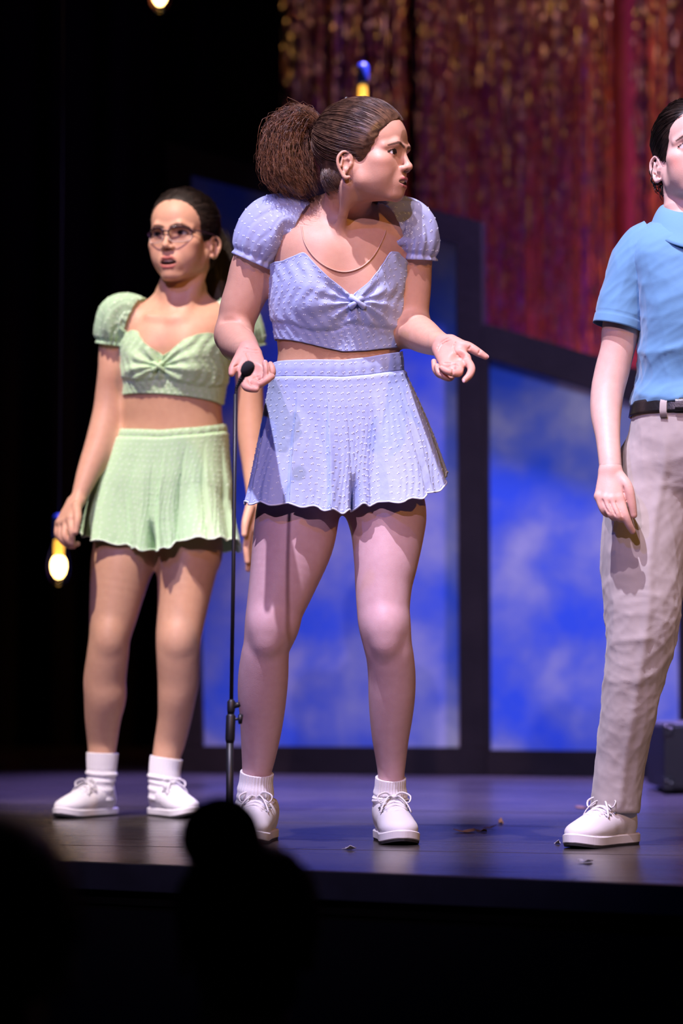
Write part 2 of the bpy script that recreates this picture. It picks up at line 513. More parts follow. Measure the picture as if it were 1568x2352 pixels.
# ---- tinsel curtains
def tinsel_mat():
    m, nt, b = new_mat('metallic_foil_tinsel')
    a = add(nt, 'ShaderNodeAttribute', attribute_name='Col')
    nt.links.new(a.outputs['Color'], b.inputs['Base Color'])
    b.inputs['Metallic'].default_value = 1.0
    b.inputs['Roughness'].default_value = 0.26
    return m
M_TINSEL = tinsel_mat()
def tinsel(name, label, px0, px1, Y, z0, z1, count, seed, gap=None):
    r = np.random.default_rng(seed)
    xa, xb = P(px0, 600, Y)[0], P(px1, 600, Y)[0]
    vs, fs, cs = [], [], []; base = 0
    nz = 130
    for i in range(count):
        x = xa + (xb - xa) * r.random(); y = Y + r.normal(0, 0.06)
        if gap and gap[0] < x < gap[1] and r.random() < .9: continue
        w = r.uniform(0.003, 0.007)
        zs = np.linspace(z0 + r.uniform(0, 0.25), z1, nz)
        tw = r.uniform(0, 6.28) + np.cumsum(r.normal(0, 0.8, nz)) + r.uniform(-0.3, 0.3) * np.arange(nz) * 0.15
        dx = np.cumsum(r.normal(0, 0.0012, nz)); dx -= dx[-1]
        cx, cy = np.cos(tw) * w, np.sin(tw) * w
        ax = np.stack([x + dx - cx, y - cy, zs], -1); bx = np.stack([x + dx + cx, y + cy, zs], -1)
        v = np.empty((nz * 2, 3)); v[0::2] = ax; v[1::2] = bx
        k = np.arange(nz - 1) * 2
        fs.append(np.stack([k, k + 1, k + 3, k + 2], -1) + base); base += nz * 2
        vs.append(v)
        c = [(0.85, 0.62, 0.30), (0.72, 0.42, 0.52), (0.55, 0.35, 0.80), (0.75, 0.48, 0.36)][r.choice(4, p=[.30, .25, .30, .15])]
        cs.append(np.tile(c, (nz * 2, 1)))
    o = mk(name, np.concatenate(vs), np.concatenate(fs), M_TINSEL, None, smooth=False, cols=np.concatenate(cs))
    tag(o, label, 'curtain', None, 'stuff')
    return o
tinsel('tinsel_curtain', 'gold and violet foil tinsel curtain hanging before the rust red drape', 960, 1720, 13.1, 0.9, 5.17, 560, 11, (P(1398, 600, 13.1)[0], P(1462, 600, 13.1)[0]))
tinsel('tinsel_curtain', 'dim gold foil tinsel curtain hanging against black beyond the ponytail', 655, 932, 13.3, 0.9, 5.17, 130, 12)
# batten that carries the tinsel
bt = MB(); bt.add(*tube_geo([(-1.2, 13.2, 5.21), (3.4, 13.2, 5.21)], 0.024, 12))
o = bt.build('curtain_batten', M_BLACK); tag(o, 'black pipe batten carrying the tinsel above the stage', 'pipe')

# ---- hanging filament bulbs
M_GLASS = None
def glass_mat():
    m, nt, b = new_mat('amber_bulb_glass')
    b.inputs['Base Color'].default_value = (1.0, 0.72, 0.35, 1)
    b.inputs['Roughness'].default_value = 0.03
    b.inputs['Transmission Weight'].default_value = 1.0
    b.inputs['IOR'].default_value = 1.1
    return m
M_GLASS = glass_mat()
M_FIL = emit('glowing_filament', (1.0, 0.72, 0.34), 14.0)
M_NECK_GLOW = emit('amber_neck_glow', (1.0, 0.58, 0.10), 1.6)  # emission stands in for filament light caught in the glass neck
M_SOCK = plain('blue_lit_socket', (0.02, 0.06, 0.30), 0.4)  # blue stage light is put into the socket colour
M_CORD = plain('black_cord', (0.004, 0.004, 0.006), 0.7)
def bulb(px, py, Y, label, s=1.0):
    c = P(px, py, Y)
    r = empty('hanging_bulb', c, label, 'light bulb', 'bare bulbs hung over the stage')
    prof = [(0.001, -0.062), (0.010, -0.060), (0.019, -0.052), (0.0265, -0.036), (0.029, -0.018), (0.0275, 0.002), (0.022, 0.022), (0.016, 0.040), (0.0135, 0.052), (0.0132, 0.058)]
    v, f = lathe_geo(np.array(prof) * s, 28); g = mk('glass', v + c, f, M_GLASS, r)
    v, f = lathe_geo(np.array([(.0005, -.044), (.008, -.041), (.0150, -.030), (.0180, -.016), (.0170, -.002), (.0120, .009), (.0005, .013)]) * s, 20)
    mk('filament', v + c, f, M_FIL, r)
    v, f = lathe_geo(np.array([(.001, .010), (.011, .014), (.0115, .034), (.0100, .052), (.001, .054)]) * s, 16); mk('neck_glow', v + c, f, M_NECK_GLOW, r)  # added glowing core, imitates lamplight filling the neck
    v, f = lathe_geo([(0.004 * s, 0.056 * s), (0.0155 * s, 0.057 * s), (0.0165 * s, 0.07 * s), (0.0165 * s, 0.105 * s), (0.012 * s, 0.115 * s), (0.004, 0.118 * s)], 20); mk('socket', v + c, f, M_SOCK, r)
    v, f = tube_geo([(0, 0, 0.116 * s), (0.002, 0, 1.2), (0, 0, 5.4 - c[2])], 0.003, 8); mk('cord', v + c, f, M_CORD, r)
    return r
bulb(135, 1288, 9.0, 'glowing bare bulb hanging low beside the person in green', 1.3)
bulb(833, 238, 9.4, 'glowing bare bulb showing just above the head in the middle', 1.2)
bulb(367, -26, 9.0, 'glowing bare bulb at the top edge of the black backdrop', 1.3)

# ================================================================== IMPLICIT SURFACES
class Fr:
    """similarity frame: local = (world - o) @ R / s"""
    def __init__(self, o=(0, 0, 0), R=np.eye(3), s=1.0):
        self.o = np.array(o, float); self.R = np.array(R, float); self.s = float(s)
    def to_world(self, p): return np.asarray(p, float) @ self.R.T * self.s + self.o
    def to_local(self, p): return (np.asarray(p, float) - self.o) @ self.R / self.s
ID = Fr()
def cone(a, b, ra, rb, k=0.01, op='u', fr=ID):
    return dict(t='cone', a=fr.to_world(a), b=fr.to_world(b), ra=ra * fr.s, rb=rb * fr.s, k=max(k * fr.s, 1e-5), op=op)
def chain(pts, rads, k=0.01, fr=ID):
    """one tapered limb through the stations, blended with the rest as a whole"""
    pts = np.array([fr.to_world(p) for p in pts], float); rads = np.array(rads, float) * fr.s; k = k * fr.s
    n = len(pts); d = spline(np.column_stack([pts, rads]), max(2, (n - 1) * (6 if n > 5 else 5) + 1))
    if n == 2: d = np.column_stack([pts, rads])
    d[:, 3] = np.clip(d[:, 3], rads.min() * .97, rads.max() * 1.03)
    m = d[:, 3].max()
    lo = d[:, :3].min(0) - m; hi = d[:, :3].max(0) + m
    return [dict(t='chain', d=d, lo=lo, hi=hi, k=max(k, 1e-5), op='u')]
def ell(c, r, k=0.01, op='u', fr=ID, R=np.eye(3)):
    return dict(t='ell', c=fr.to_world(c), r=np.array(r, float) * fr.s, R=fr.R @ np.array(R), k=max(k * fr.s, 1e-5), op=op)
def rot(ax, deg): return np.array(Matrix.Rotation(math.radians(deg), 3, ax))
def prim_box(p):
    if p['t'] == 'cone':
        m = max(p['ra'], p['rb'])
        return np.minimum(p['a'], p['b']) - m, np.maximum(p['a'], p['b']) + m
    if p['t'] == 'ell':
        e = np.sqrt(((p['R'] * p['r'][None, :]) ** 2).sum(1))
        return p['c'] - e, p['c'] + e
    return p['lo'], p['hi']
def evaluate(p, X, Y, Z):
    if p['t'] == 'cone':
        a, b = p['a'], p['b']; ab = b - a; L = ab.dot(ab) + 1e-12
        px, py, pz = X - a[0], Y - a[1], Z - a[2]
        t = np.clip((px * ab[0] + py * ab[1] + pz * ab[2]) / L, 0, 1)
        return np.sqrt((px - t * ab[0]) ** 2 + (py - t * ab[1]) ** 2 + (pz - t * ab[2]) ** 2) - (p['ra'] + (p['rb'] - p['ra']) * t)
    if p['t'] == 'ell':
        R, r = p['R'], p['r']
        px, py, pz = X - p['c'][0], Y - p['c'][1], Z - p['c'][2]
        q = [(px * R[0, i] + py * R[1, i] + pz * R[2, i]) / r[i] for i in range(3)]
        k0 = np.sqrt(q[0] ** 2 + q[1] ** 2 + q[2] ** 2) + 1e-9
        k1 = np.sqrt((q[0] / r[0]) ** 2 + (q[1] / r[1]) ** 2 + (q[2] / r[2]) ** 2) + 1e-9
        return k0 * (k0 - 1) / k1
    if p['t'] == 'chain':
        D = None; d = p['d']
        for i in range(len(d) - 1):
            e = evaluate(dict(t='cone', a=d[i, :3], b=d[i + 1, :3], ra=d[i, 3], rb=d[i + 1, 3]), X, Y, Z)
            D = e if D is None else np.minimum(D, e)
        return D
    return p['f'](X, Y, Z)
def to_frame(p, fr):
    """primitive expressed in a local frame"""
    q = dict(p); q['k'] = p['k'] / fr.s
    if p['t'] == 'cone':
        q['a'] = fr.to_local(p['a']); q['b'] = fr.to_local(p['b']); q['ra'] = p['ra'] / fr.s; q['rb'] = p['rb'] / fr.s
    elif p['t'] == 'chain':
        q['d'] = np.column_stack([fr.to_local(p['d'][:, :3]), p['d'][:, 3] / fr.s])
        m = q['d'][:, 3].max(); q['lo'] = q['d'][:, :3].min(0) - m; q['hi'] = q['d'][:, :3].max(0) + m
    elif p['t'] == 'ell':
        q['c'] = fr.to_local(p['c']); q['r'] = p['r'] / fr.s; q['R'] = fr.R.T @ p['R']
    else:
        cs = np.array([[x, y, z] for x in (p['lo'][0], p['hi'][0]) for y in (p['lo'][1], p['hi'][1]) for z in (p['lo'][2], p['hi'][2])])
        l = fr.to_local(cs); q['lo'] = l.min(0); q['hi'] = l.max(0); f0 = p['f']
        def f(X, Y, Z):
            X, Y, Z = np.broadcast_arrays(X, Y, Z)
            w = fr.to_world(np.stack([X, Y, Z], -1).reshape(-1, 3)).reshape(X.shape + (3,))
            return f0(w[..., 0], w[..., 1], w[..., 2]) / fr.s
        q['f'] = f
    return q
def mesh_block(prims, lo, hi, h, fr=ID):
    """surface nets of the blended primitives inside a box given in frame fr -> world verts, quads"""
    lo = np.array(lo, float); hi = np.array(hi, float)
    n = np.ceil((hi - lo) / h).astype(int) + 1
    ax = [(lo[i] + h * np.arange(n[i])).astype(np.float32) for i in range(3)]
    F = np.full(n, 0.05, dtype=np.float32)
    for p0 in prims:
        p = to_frame(p0, fr) if fr is not ID else p0
        a, b = prim_box(p)
        m = p['k'] + 3 * h
        i0 = np.clip(np.floor((a - m - lo) / h).astype(int), 0, n); i1 = np.clip(np.ceil((b + m - lo) / h).astype(int) + 1, 0, n)
        if np.any(i1 - i0 < 1): continue
        sl = tuple(slice(i0[k], i1[k]) for k in range(3))
        X = ax[0][sl[0]][:, None, None]; Y = ax[1][sl[1]][None, :, None]; Z = ax[2][sl[2]][None, None, :]
        d = evaluate(p, X, Y, Z).astype(np.float32)
        A = F[sl]; k = p['k']
        if p['op'] == 'u':
            t = np.clip(0.5 + 0.5 * (d - A) / k, 0, 1)
            F[sl] = d * (1 - t) + A * t - k * t * (1 - t)
        else:
            t = np.clip(0.5 - 0.5 * (A + d) / k, 0, 1)
            F[sl] = A * (1 - t) - d * t + k * t * (1 - t)
    return nets(F, lo, h, fr)
def nets(F, lo, h, fr=ID):
    S = F < 0
    nx, ny, nz = F.shape
    cnt = np.zeros((nx - 1, ny - 1, nz - 1), dtype=np.uint8)
    for dx in (0, 1):
        for dy in (0, 1):
            for dz in (0, 1):
                cnt += S[dx:nx - 1 + dx, dy:ny - 1 + dy, dz:nz - 1 + dz]
    cells = np.argwhere((cnt > 0) & (cnt < 8))
    idx = np.full(cnt.shape, -1, dtype=np.int32)
    idx[cells[:, 0], cells[:, 1], cells[:, 2]] = np.arange(len(cells))
    acc = np.zeros((len(cells), 3)); w = np.zeros(len(cells))
    corners = [(0, 0, 0), (1, 0, 0), (0, 1, 0), (1, 1, 0), (0, 0, 1), (1, 0, 1), (0, 1, 1), (1, 1, 1)]
    val = [F[cells[:, 0] + c[0], cells[:, 1] + c[1], cells[:, 2] + c[2]].astype(np.float64) for c in corners]
    for a, b in [(0, 1), (2, 3), (4, 5), (6, 7), (0, 2), (1, 3), (4, 6), (5, 7), (0, 4), (1, 5), (2, 6), (3, 7)]:
        va, vb = val[a], val[b]
        m = (va < 0) != (vb < 0)
        t = np.where(m, va / np.where(m, va - vb, 1), 0)
        ca_, cb_ = np.array(corners[a], float), np.array(corners[b], float)
        acc += np.where(m[:, None], ca_ + t[:, None] * (cb_ - ca_), 0); w += m
    V = (cells + acc / w[:, None]) * h + lo
    Q = []
    for axis in range(3):
        sl0 = [slice(None)] * 3; sl1 = [slice(None)] * 3
        sl0[axis] = slice(0, -1); sl1[axis] = slice(1, None)
        s0 = S[tuple(sl0)]; s1 = S[tuple(sl1)]
        for flip, mask in ((False, s0 & ~s1), (True, ~s0 & s1)):
            e = np.argwhere(mask)
            u, v = (axis + 1) % 3, (axis + 2) % 3
            ok = (e[:, u] > 0) & (e[:, v] > 0) & (e[:, u] < F.shape[u] - 1) & (e[:, v] < F.shape[v] - 1)
            e = e[ok]
            def at(du, dv):
                c = e.copy(); c[:, u] += du; c[:, v] += dv
                return idx[c[:, 0], c[:, 1], c[:, 2]]
            q = np.stack([at(-1, -1), at(0, -1), at(0, 0), at(-1, 0)], -1)
            if flip: q = q[:, ::-1]
            Q.append(q[(q >= 0).all(1)])
    Q = np.concatenate(Q) if Q else np.zeros((0, 4), int)
    used = np.unique(Q); remap = np.full(len(V), -1); remap[used] = np.arange(len(used))
    return fr.to_world(V[used]), remap[Q]
def drop_inside(V, Q, tests):
    c = V[Q].mean(1)
    bad = np.zeros(len(Q), bool)
    for t in tests: bad |= t(c)
    Q = Q[~bad]
    used = np.unique(Q); remap = np.full(len(V), -1); remap[used] = np.arange(len(used))
    return V[used], remap[Q]
def smooth_mesh(V, Q, it=2, lam=0.5):
    n = len(V)
    e = np.concatenate([Q[:, [0, 1]], Q[:, [1, 2]], Q[:, [2, 3]], Q[:, [3, 0]]])
    key = np.sort(e, 1); key = key[:, 0].astype(np.int64) * n + key[:, 1]
    u, inv, cn = np.unique(key, return_inverse=True, return_counts=True)
    lock = np.zeros(n, bool); lock[e[cn[inv] == 1].ravel()] = True      # open borders stay put
    for _ in range(it):
        S = np.zeros_like(V); c = np.zeros(n)
        for k in range(3):
            S[:, k] = np.bincount(e[:, 0], V[e[:, 1], k], n) + np.bincount(e[:, 1], V[e[:, 0], k], n)
        c = np.bincount(e[:, 0], minlength=n) + np.bincount(e[:, 1], minlength=n)
        V = np.where(lock[:, None], V, V + lam * (S / np.maximum(c, 1)[:, None] - V))
    return V

def field_at(prims, p):
    """blended field at a few points"""
    X, Y, Z = p[:, 0], p[:, 1], p[:, 2]; A = np.full(len(p), .05)
    for q in prims:
        d = evaluate(q, X, Y, Z); k = q['k']
        if q['op'] == 'u':
            t = np.clip(.5 + .5 * (d - A) / k, 0, 1); A = d * (1 - t) + A * t - k * t * (1 - t)
        else:
            t = np.clip(.5 - .5 * (A + d) / k, 0, 1); A = A * (1 - t) - d * t + k * t * (1 - t)
    return A
def crease(prims, px_pts, Y0, Y1, r=.0013, k=.0014, n=9, sink=.0002):
    """a fold of the skin: a fine groove along a line of pixels, cut where it meets the front of the flesh"""
    out = []; last = None
    for x, y in spline(np.array(px_pts, float), n):
        Ys = np.linspace(Y0, Y1, 140); f = field_at(prims, np.array([P(x, y, q) for q in Ys]))
        i = np.argmax(f < 0)
        if not f[i] < 0: last = None; continue
        c = P(x, y, Ys[i] + sink)
        if last is not None and abs(c[1] - last[1]) < .012: out.append(cone(last, c, r, r, k, 's'))
        last = c
    return out

# ------------------------------------------------------------------ torso of star-shaped slices
def gs(x, s): return np.exp(-(x / s) ** 2)
class Torso:
    """stations (z, cx, cy, half width, depth to the front, depth to the back); front looks to -Y turned by yaw"""
    def __init__(self, st, yaw=0.0, n=2.4, bust=None):
        st = np.array(sorted(st, key=lambda s: s[0]), float)
        self.z0, self.z1 = st[0, 0], st[-1, 0]
        zz = np.linspace(self.z0, self.z1, 400)
        tab = spline(st, 2000); self.zz = zz
        o = np.argsort(tab[:, 0])
        self.tab = [np.interp(zz, tab[o, 0], tab[o, k]) for k in range(1, 6)]
        self.yaw = yaw; self.n = n; self.bust = bust
        self.cy, self.sy = math.cos(yaw), math.sin(yaw)
    def par(self, z): return [np.interp(z, self.zz, t) for t in self.tab]
    def radius(self, th, z):
        cx, cy, a, bf, bb = self.par(z)
        s, c = np.abs(np.sin(th)), np.cos(th)
        b = np.where(c > 0, bf, bb)
        R = ((s / a) ** self.n + (np.abs(c) / b) ** self.n) ** (-1 / self.n)
        if self.bust:
            A, zb, sz, tb, sth = self.bust
            dz = np.where(z > zb, (z - zb) / (sz * 1.5), (z - zb) / sz)
            R = R + A * np.exp(-dz ** 2) * (gs(th - tb, sth) + gs(th + tb, sth))
        return R
    def point(self, th, z, off=0.0):
        """th = 0 front, positive toward image right"""
        cx, cy, *_ = self.par(z)
        R = self.radius(th, z) + off
        lx, ly = R * np.sin(th), R * np.cos(th)
        return np.stack([cx + lx * self.cy + ly * self.sy, cy + lx * self.sy - ly * self.cy, np.broadcast_to(z, np.shape(lx))], -1)
    def theta_of(self, px, py):
        """angle and height where the ray of a pixel meets the front of the surface"""
        d = ray(px, py); best = None
        for Y in np.linspace(5.0, 8.0, 3001):
            p = CAM + d * (Y / d[1])
            cx, cy, *_ = self.par(p[2])
            dx, dy = p[0] - cx, p[1] - cy
            lx, ly = dx * self.cy + dy * self.sy, dx * self.sy - dy * self.cy
            th = math.atan2(lx, ly)
            if math.hypot(lx, ly) < self.radius(np.array(th), np.array(p[2])):
                return th, p[2]
        return None
    def prim(self, k=0.02, off=0.0):
        cx, cy, a, bf, bb = self.tab
        m = max(a.max(), bf.max(), bb.max()) + 0.04
        lo = np.array([cx.min() - m, cy.min() - m, self.z0]); hi = np.array([cx.max() + m, cy.max() + m, self.z1])
        def f(X, Y, Z):
            Zc = np.clip(Z, self.z0, self.z1)
            cx, cy, *_ = self.par(Zc)
            dx, dy = X - cx, Y - cy
            lx, ly = dx * self.cy + dy * self.sy, dx * self.sy - dy * self.cy
            th = np.arctan2(lx, ly)
            d = (np.sqrt(lx ** 2 + ly ** 2) - self.radius(th, Zc + 0 * th) - off) * 0.85
            e = np.maximum(self.z0 - Z, Z - self.z1)
            return np.maximum(d, e)
        return dict(t='fn', f=f, lo=lo, hi=hi, k=k, op='u')
def sheet(name, pts, mat, parent, thick=0.002, wrap=True, label=None, **kw):
    """cloth from a grid of points (rows, cols, 3), given a thickness"""
    nv, nu = pts.shape[:2]
    def nrm(pts):
        du = (np.roll(pts, -1, 1) - np.roll(pts, 1, 1)) if wrap else np.gradient(pts, axis=1)
        N = np.cross(du, np.gradient(pts, axis=0)); return N / (np.linalg.norm(N, axis=-1, keepdims=True) + 1e-12)
    N = nrm(pts)
    if wrap and ((pts - pts.mean(1, keepdims=True)) * N).sum() < 0:
        pts[:] = pts[:, ::-1].copy(); N = nrm(pts)
    V = np.concatenate([(pts).reshape(-1, 3), (pts - N * thick).reshape(-1, 3)])
    f = grid_faces(nu, nv, wrap); n = nu * nv
    g = f[:, ::-1] + n
    F = [f, g]
    j = np.arange(nu if wrap else nu - 1); k = (j + 1) % nu
    F.append(np.stack([k, j, n + j, n + k], -1))
    b = (nv - 1) * nu
    F.append(np.stack([b + j, b + k, n + b + k, n + b + j], -1))
    return mk(name, V, np.concatenate(F), mat, parent, label=label, **kw), N
DOTV = None
def dots(name, pts, N, mat, parent, su, sv, wrap=True, size=0.0021, keep=None, seed=1, pair=True):
    """woven tufts of dotted voile, laid in a staggered lattice over a cloth grid"""
    r = np.random.default_rng(seed)
    nv, nu = pts.shape[:2]
    L_u = np.linalg.norm(np.roll(pts, -1, 1) - pts, axis=-1)[:, :nu if wrap else nu - 1].sum(1)
    L_v = np.linalg.norm(np.diff(pts, axis=0), axis=-1).sum(0).mean()
    rows = max(2, int(L_v / sv))
    oc = np.array([(1, 0, 0), (0, 1, 0), (-1, 0, 0), (0, -1, 0), (0, 0, 1), (0.7, 0.7, .5), (-0.7, 0.7, .5), (-0.7, -0.7, .5), (0.7, -0.7, .5)], float)
    of = [(0, 5, 4), (5, 1, 4), (1, 6, 4), (6, 2, 4), (2, 7, 4), (7, 3, 4), (3, 8, 4), (8, 0, 4)]
    V, F, base = [], [], 0
    for i in range(rows):
        fv = (i + 0.5) / rows * (nv - 1.001)
        i0 = int(fv); tv = fv - i0; i1 = min(i0 + 1, nv - 1)
        cols = max(3, int(L_u[i0] / su))
        for j in range(cols):
            fu = ((j + 0.5 * (i % 2) + r.normal(0, 0.10)) / cols) * (nu if wrap else nu - 1)
            j0 = int(np.floor(fu)); tu = fu - j0; j1 = j0 + 1
            if wrap: j0 %= nu; j1 %= nu
            else:
                j0 = min(max(j0, 0), nu - 1); j1 = min(j1, nu - 1)
            p = (pts[i0, j0] * (1 - tu) + pts[i0, j1] * tu) * (1 - tv) + (pts[i1, j0] * (1 - tu) + pts[i1, j1] * tu) * tv
            n = N[i0, j0]
            if keep is not None and not keep(p, i0 / nv, j0 / nu): continue
            t = pts[i0, j1] - pts[i0, j0]; t = t - n * t.dot(n)
            L = np.linalg.norm(t)
            if L < 1e-7: continue
            t /= L; b = np.cross(n, t)
            for s in ((-1, 1) if pair else (0,)):
                c = p + t * s * size * 0.95 + b * s * size * 0.35
                V.append(c + (oc[:, :1] * t * 0.75 + oc[:, 1:2] * b * 1.05 + oc[:, 2:3] * n * 0.75) * size)
                F.extend([(x + base, y + base, z + base) for x, y, z in of]); base += len(oc)
    if not V: return None
    return mk(name, np.concatenate(V), np.array(F), mat, parent, kind='stuff')

# ------------------------------------------------------------------ heads
EYE = np.array([0.0315, 0.0650, 0.0]); EYER = 0.0125
def head_prims(fr, op_=0.004, jaw=1.0, smile=0.0, lid=0.0052, fz=1.0, ez=-.018):
    L = []
    def wz(p): return (p[0], p[1], p[2] * (fz if p[2] < 0 else 1.0))     # length of the lower face
    def e(c, r, k, op='u', R=np.eye(3)): L.append(ell(wz(c), r, k, op, fr, R))
    def c(a, b, ra, rb, k, op='u'): L.append(cone(wz(a), wz(b), ra, rb, k, op, fr))
    e((0, -.014, .036), (.0735, .093, .077), .001)
    e((0, .030, .036), (.060, .056, .056), .02)
    e((0, .028, -.026), (.0585, .053, .062), .02)
    for s in (-1, 1):
        c((s * .050 * jaw, -.004, -.044), (s * .044 * jaw, .012, -.066), .016, .014, .022)
        c((s * .044 * jaw, .012, -.066), (s * .017, .062, -.093 - op_ * .5), .014, .012, .016)
        e((s * .045, .049, -.020), (.021, .023, .017), .018)
        e((s * .034, .050, -.048), (.023, .023, .030), .022)
        c((s * .009, .0825, .016), (s * .030, .0785, .0205), .0065, .0075, .012)
        c((s * .030, .0785, .0205), (s * .049, .060, .013), .0075, .007, .010)
    e((0, .070, -.092 - op_ * .6), (.019, .0165, .0145), .014)
    e((0, .030, -.050), (.0525, .046, .046), .02)
    e((0, .028, -.078), (.040, .046, .020), .016)
    # nose
    c((0, .0800, .010), (0, .0965, -.024), .0060, .0062, .012)
    e((0, .0975, -.0295), (.0085, .0090, .0078), .006)
    for s in (-1, 1):
        e((s * .0108, .0885, -.0340), (.0062, .0092, .0064), .006)
    for s in (-1, 1):
        e((s * .0062, .0935, -.0405), (.0028, .0050, .0028), .002, 's')
    # mouth
    e((0, .0715, -.064 - op_ * .4), (.029, .0195, .023 + op_ * .5), .012)
    o = op_
    for s in (-1, 1):
        c((s * (.0245 + smile), .0775, -.064 + smile), (s * .0085, .0895, -.0575), .0022, .0036, .004)
        c((s * .0085, .0895, -.0575), (0, .0897, -.0590), .0036, .0034, .002)
        c((s * (.0235 + smile), .0775, -.0655 - .4 * o + smile), (s * .010, .0862, -.0710 - o), .0022, .0040, .004)
        c((s * .010, .0862, -.0710 - o), (0, .0872, -.0718 - o), .0040, .0043, .002)
    if o > .001: e((0, .092, -.0645 - o * .55), (.0205 + smile, .024, max(.0012, .0010 + o * .62)), .0025, 's')
    if o > .002:
        c((-.0125, .0795, -.0640), (0, .0845, -.0645), .0034, .0042, .001)
        c((.0125, .0795, -.0640), (0, .0845, -.0645), .0034, .0042, .001)
    # eyes
    for s in (-1, 1):
        E = EYE * np.array([s, 1, 1])
        e((s * .0305, .0935, .0005), (.0155, .0135, .0085), .009, 's')
        def lidf(X, Y, Z, E=E):
            w = fr.to_local(np.stack(np.broadcast_arrays(X, Y, Z), -1).reshape(-1, 3)) - E
            shp = np.broadcast(X, Y, Z).shape
            d = np.linalg.norm(w, axis=1) - .0140
            zz = w[:, 2] - .0022 * np.cos(w[:, 0] / .0135 * 1.57) + .001
            op = (np.sqrt((w[:, 0] / .0138) ** 2 + (zz / lid) ** 2) - 1) * lid
            op = np.where(w[:, 1] > 0.002, op, 1)
            return (np.maximum(d, -op) * fr.s).reshape(shp)
        cw = fr.to_world(E); m = .0145 * fr.s
        L.append(dict(t='fn', f=lidf, lo=cw - m, hi=cw + m, k=.003 * fr.s, op='u'))
        e(E, (EYER,) * 3, .0004)
    # ears
    for s in (-1, 1):
        def ep(y, z, out): return (s * (.0685 + out), y * .92 - .012, (z * .86 - .010 + ez) / (fz if z * .86 - .010 + ez < 0 else 1))
        e(ep(-.008, .002, .004), (.0050, .0145, .0230), .004, 'u', rot('Z', -s * 24))
        e(ep(-.002, .002, -.010), (.012, .017, .023), .010)
        rim = [(.008, .004, .0015), (.009, .018, .004), (.001, .0290, .0075), (-.011, .0290, .0125), (-.0195, .0175, .0165), (-.0195, .001, .0160), (-.0130, -.015, .0115), (-.0050, -.0255, .0075), (.0030, -.0245, .0035)]
        rr = [.0026, .0030, .0034, .0036, .0036, .0034, .0036, .0046, .0036]
        L.extend(chain([ep(*q) for q in rim], rr, .005, fr))
        c(ep(-.011, .018, .010), ep(-.0125, -.004, .0115), .0026, .0030, .004)
        e(ep(-.002, .000, .0105), (.0062, .0075, .0105), .004, 's')
        e(ep(-.004, .019, .0115), (.0045, .0055, .0060), .004, 's')
        c(ep(.007, .000, .005), ep(.006, -.006, .005), .0035, .0035, .003)
    return L
def seg_dist(p, pts):
    d = np.full(len(p), 1e9); pts = np.asarray(pts, float)
    for a, b in zip(pts[:-1], pts[1:]):
        ab = b - a; t = np.clip(((p - a) @ ab) / (ab @ ab), 0, 1)
        d = np.minimum(d, np.linalg.norm(p - (a + t[:, None] * ab), axis=1))
    return d
def mixc(C, w, col): return C * (1 - w[:, None]) + np.array(col) * w[:, None]
def sstep(a, b, x):
    t = np.clip((x - a) / (b - a), 0, 1); return t * t * (3 - 2 * t)
